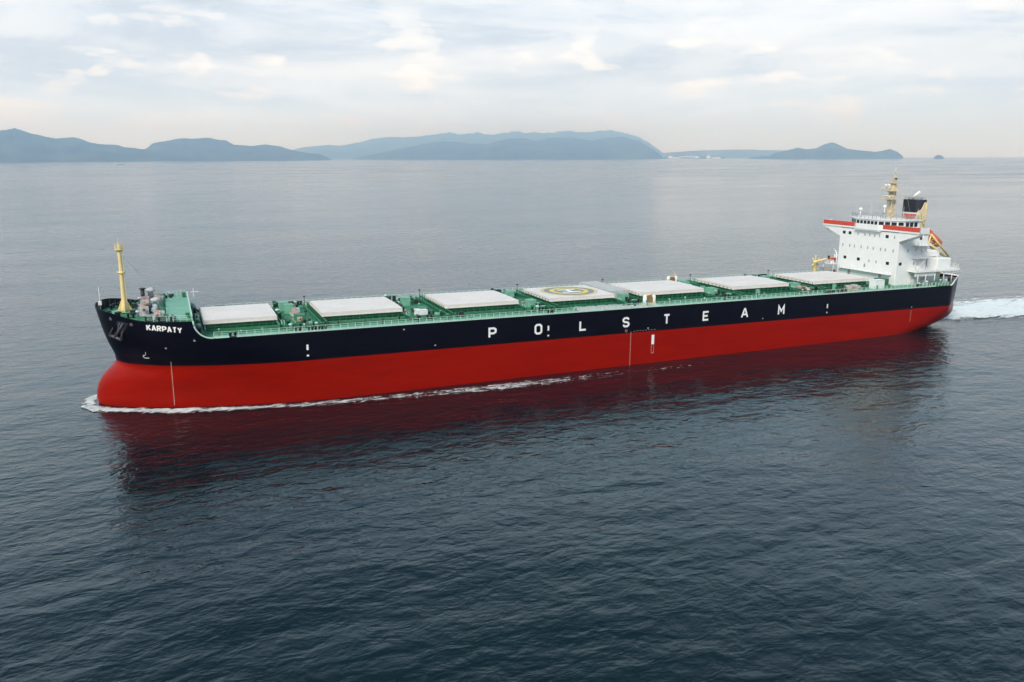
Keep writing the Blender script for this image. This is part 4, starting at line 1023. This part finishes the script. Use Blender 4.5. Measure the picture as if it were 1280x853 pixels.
tank(33.60, 17000, 55, 38, 'white storage tank at the left end of the low far shore')
shed(34.0, 17000, 130, 60, 30, 'long white shed right of the left shore tank')
shed(34.75, 17050, 330, 60, 34, 'long grey shed in the middle of the far shore', 'bgrey')
tank(35.35, 16900, 40, 34, 'smaller white tank beside the long grey shed')
tank(36.1, 17000, 46, 46, 'white domed tank right of the long grey shed')
shed(36.6, 17000, 160, 60, 36, 'white shed at the right end of the low far shore')
# two small vessels far off
def coaster(loc, L, rz, label, hullm, m2):
    t = thing('coaster', label, 'boat', loc, 'boats far off on the water'); t.rotation_euler = (0, 0, rz)
    mb = MB(); n = 8; vs = []
    for i in range(n+1):
        s = i/n; x = -L/2+L*s; w_ = L*.085*min(1, (1-s)*3.2)**.6 + .02; h = L*.055*(1+.5*s**3)
        vs += [(x, -w_*.8, -1), (x, -w_, h), (x, w_, h), (x, w_*.8, -1)]
    fs = [(i*4+k, i*4+(k+1) % 4, i*4+4+(k+1) % 4, i*4+4+k) for i in range(n) for k in range(4)] + [(3, 2, 1, 0), (n*4, n*4+1, n*4+2, n*4+3)]
    mb.add(vs, fs).build('boat_hull', hullm, t)
    h = L*.055
    MB().bbox(-L*.44, -L*.26, -L*.06, L*.06, h, h+L*.10, .3).build('deckhouse', m2, t)
    MB().tube((-L*.3, 0, h+L*.1), (-L*.3, 0, h+L*.2), L*.006, L*.004, 6).build('mast', m2, t)
coaster((-234, 6075, 0), 62, .15, 'low dark coaster far off below the left hills', 'bgrey', 'bwhite')
coaster((454, 8285, 0), 34, .4, 'tiny grey boat far off under the broad second hill', 'bgrey', 'bwhite')

# ---------------------------------------------------------------- air
DENS = 1.05e-4
hz = bpy.data.materials.new('haze_air'); hz.use_nodes = True; nt = hz.node_tree
for n in list(nt.nodes):
    if n.type == 'BSDF_PRINCIPLED': nt.nodes.remove(n)
out = [n for n in nt.nodes if n.type == 'OUTPUT_MATERIAL'][0]
pv = nt.nodes.new('ShaderNodeVolumePrincipled'); pv.inputs['Density'].default_value = DENS
pv.inputs['Color'].default_value = (.45, .68, 1.0, 1); pv.inputs['Absorption Color'].default_value = (1, 1, 1, 1); pv.inputs['Anisotropy'].default_value = 0.86
nt.links.new(pv.outputs[0], out.inputs['Volume'])
hb_ = MB().box(-31000, 31500, -31000, 31000, -7.0, 1000).build('haze', hz); hb_['kind'] = 'stuff'

# ---------------------------------------------------------------- sky, sun, camera
SUN_EL, SUN_AZ = 42, 230      # azimuth clockwise from +Y: behind the camera, slightly from the bow side
W_ = bpy.data.worlds.new('World'); C.world = W_; W_.use_nodes = True; nt = W_.node_tree; N = nt.nodes; Lk = nt.links
bg = N['Background']; bg.inputs['Strength'].default_value = 0.1
sky = N.new('ShaderNodeTexSky'); sky.sky_type = 'NISHITA'; sky.sun_disc = False
sky.sun_elevation = math.radians(SUN_EL); sky.sun_rotation = math.radians(SUN_AZ); sky.dust_density = 2.5; sky.air_density = 1.2
tc = N.new('ShaderNodeTexCoord'); sep = N.new('ShaderNodeSeparateXYZ'); Lk.new(tc.outputs['Generated'], sep.inputs[0])
def wm(op, a, b=None, c=None, clamp=False):
    n = N.new('ShaderNodeMath'); n.operation = op; n.use_clamp = clamp
    for i, v in enumerate((a, b, c)):
        if v is None: continue
        if isinstance(v, (int, float)): n.inputs[i].default_value = v
        else: Lk.new(v, n.inputs[i])
    return n.outputs[0]
zc = wm('MAXIMUM', sep.outputs[2], 0.0)
def cn(scale, zs, loc, detail=7, rough=.6, dist=.2):
    mp = N.new('ShaderNodeMapping'); mp.inputs['Scale'].default_value = (1, 1, zs); mp.inputs['Location'].default_value = loc
    Lk.new(tc.outputs['Generated'], mp.inputs['Vector'])
    n = N.new('ShaderNodeTexNoise'); n.inputs['Scale'].default_value = scale; n.inputs['Detail'].default_value = detail; n.inputs['Roughness'].default_value = rough; n.inputs['Distortion'].default_value = dist
    Lk.new(mp.outputs['Vector'], n.inputs['Vector']); return n.outputs['Fac']
c1 = cn(2.3, 5.5, (2.3, 1.7, .35), 9, .64, .5); c2 = cn(6.5, 5.0, (7.1, -2.4, 1.3), 8, .6, .4); c3 = cn(12.0, 2.8, (1.6, 4.4, .7), 6, .55, .15)
def ramp(v, stops):
    r = N.new('ShaderNodeValToRGB'); Lk.new(v, r.inputs['Fac']); e = r.color_ramp.elements
    e[0].position, e[0].color = stops[0][0], (*stops[0][1], 1); e[1].position, e[1].color = stops[-1][0], (*stops[-1][1], 1)
    for p, c_ in stops[1:-1]: k = e.new(p); k.color = (*c_, 1)
    return r.outputs['Color']
K = SKYK = 12.6
# thin grey-blue stratus, broken by brighter gaps, with small bright cumulus puffs
base = ramp(wm('ADD', wm('MULTIPLY', c1, .7), wm('MULTIPLY', c2, .3)), [(.37, (.53, .58, .65)), (.45, (.62, .68, .75)), (.51, (.76, .81, .86)), (.60, (.90, .93, .95))])
puff = ramp(c3, [(.56, (0, 0, 0)), (.65, (1, 1, 1))])
def mix(fac, a, b, bt='MIX'):
    n = N.new('ShaderNodeMixRGB'); n.blend_type = bt
    for i, v in ((0, fac), (1, a), (2, b)):
        if isinstance(v, (int, float)): n.inputs[i].default_value = v
        elif isinstance(v, tuple): n.inputs[i].default_value = (*v, 1)
        else: Lk.new(v, n.inputs[i])
    return n.outputs[0]
col = base
# bright bluish horizon band, added to make up for light lost in haze
hzf = wm('POWER', wm('SUBTRACT', 1.0, wm('MULTIPLY', zc, 9.0), clamp=True), 1.6)
col = mix(wm('MULTIPLY', hzf, .9), col, (1.26, 1.58, 2.02))
pband = wm('MULTIPLY', wm('SUBTRACT', 1.0, wm('MULTIPLY', wm('ABSOLUTE', wm('SUBTRACT', zc, .085)), 9.0), clamp=True), 1.3, clamp=True)
col = mix(wm('MULTIPLY', wm('MULTIPLY', puff, pband), .6), col, (1.22, 1.16, 1.02))
col = mix(1.0, col, (K, K, K), 'MULTIPLY')
# overhead the deck is duller
cc = N.new('ShaderNodeCombineXYZ')
ovr = N.new('ShaderNodeMapRange'); ovr.interpolation_type = 'SMOOTHSTEP'; ovr.inputs['From Min'].default_value = .33; ovr.inputs['From Max'].default_value = .64
Lk.new(zc, ovr.inputs['Value'])
for i, k_ in enumerate((.84, .78, .72)): Lk.new(wm('SUBTRACT', 1.0, wm('MULTIPLY', ovr.outputs[0], k_)), cc.inputs[i])
col = mix(1.0, col, cc.outputs[0], 'MULTIPLY')
blr = N.new('ShaderNodeMapRange'); blr.inputs['From Min'].default_value = .18; blr.inputs['From Max'].default_value = .27; Lk.new(zc, blr.inputs['Value'])
col = mix(blr.outputs[0], col, mix(1.0, col, (1.02, 1.30, 1.48), 'MULTIPLY'))
final = mix(.92, sky.outputs[0], col)
Lk.new(final, bg.inputs['Color'])

sl = bpy.data.lights.new('sun', 'SUN'); sl.energy = 3.7; sl.angle = math.radians(20); sl.color = (1, .93, .84)
so = bpy.data.objects.new('sun', sl); COL.objects.link(so)
az, el = math.radians(SUN_AZ), math.radians(SUN_EL)
d = Vector((math.sin(az)*math.cos(el), math.cos(az)*math.cos(el), math.sin(el)))
so.rotation_euler = d.to_track_quat('Z', 'Y').to_euler(); so.location = (0, 0, 300)

cam = bpy.data.cameras.new('camera'); co = bpy.data.objects.new('camera', cam); COL.objects.link(co); C.camera = co
cam.sensor_width = 36; cam.lens = 1020.4/1280*36; cam.clip_start = .5; cam.clip_end = 80000
r_ = Vector((0.92137838, -0.38865912, -0.00244267)); u_ = Vector((0.08776209, 0.20192337, 0.97546131)); f_ = Vector((0.3786287, 0.89898334, -0.22015736))
co.matrix_world = Matrix(((r_.x, u_.x, -f_.x, 14.317), (r_.y, u_.y, -f_.y, -177.284), (r_.z, u_.z, -f_.z, 48.029), (0, 0, 0, 1)))
C.view_settings.view_transform = 'Standard'; C.view_settings.look = 'None'; C.view_settings.exposure = 0; C.view_settings.gamma = 1
C.cycles.volume_bounces = 3; C.cycles.max_bounces = 8; C.cycles.transparent_max_bounces = 12
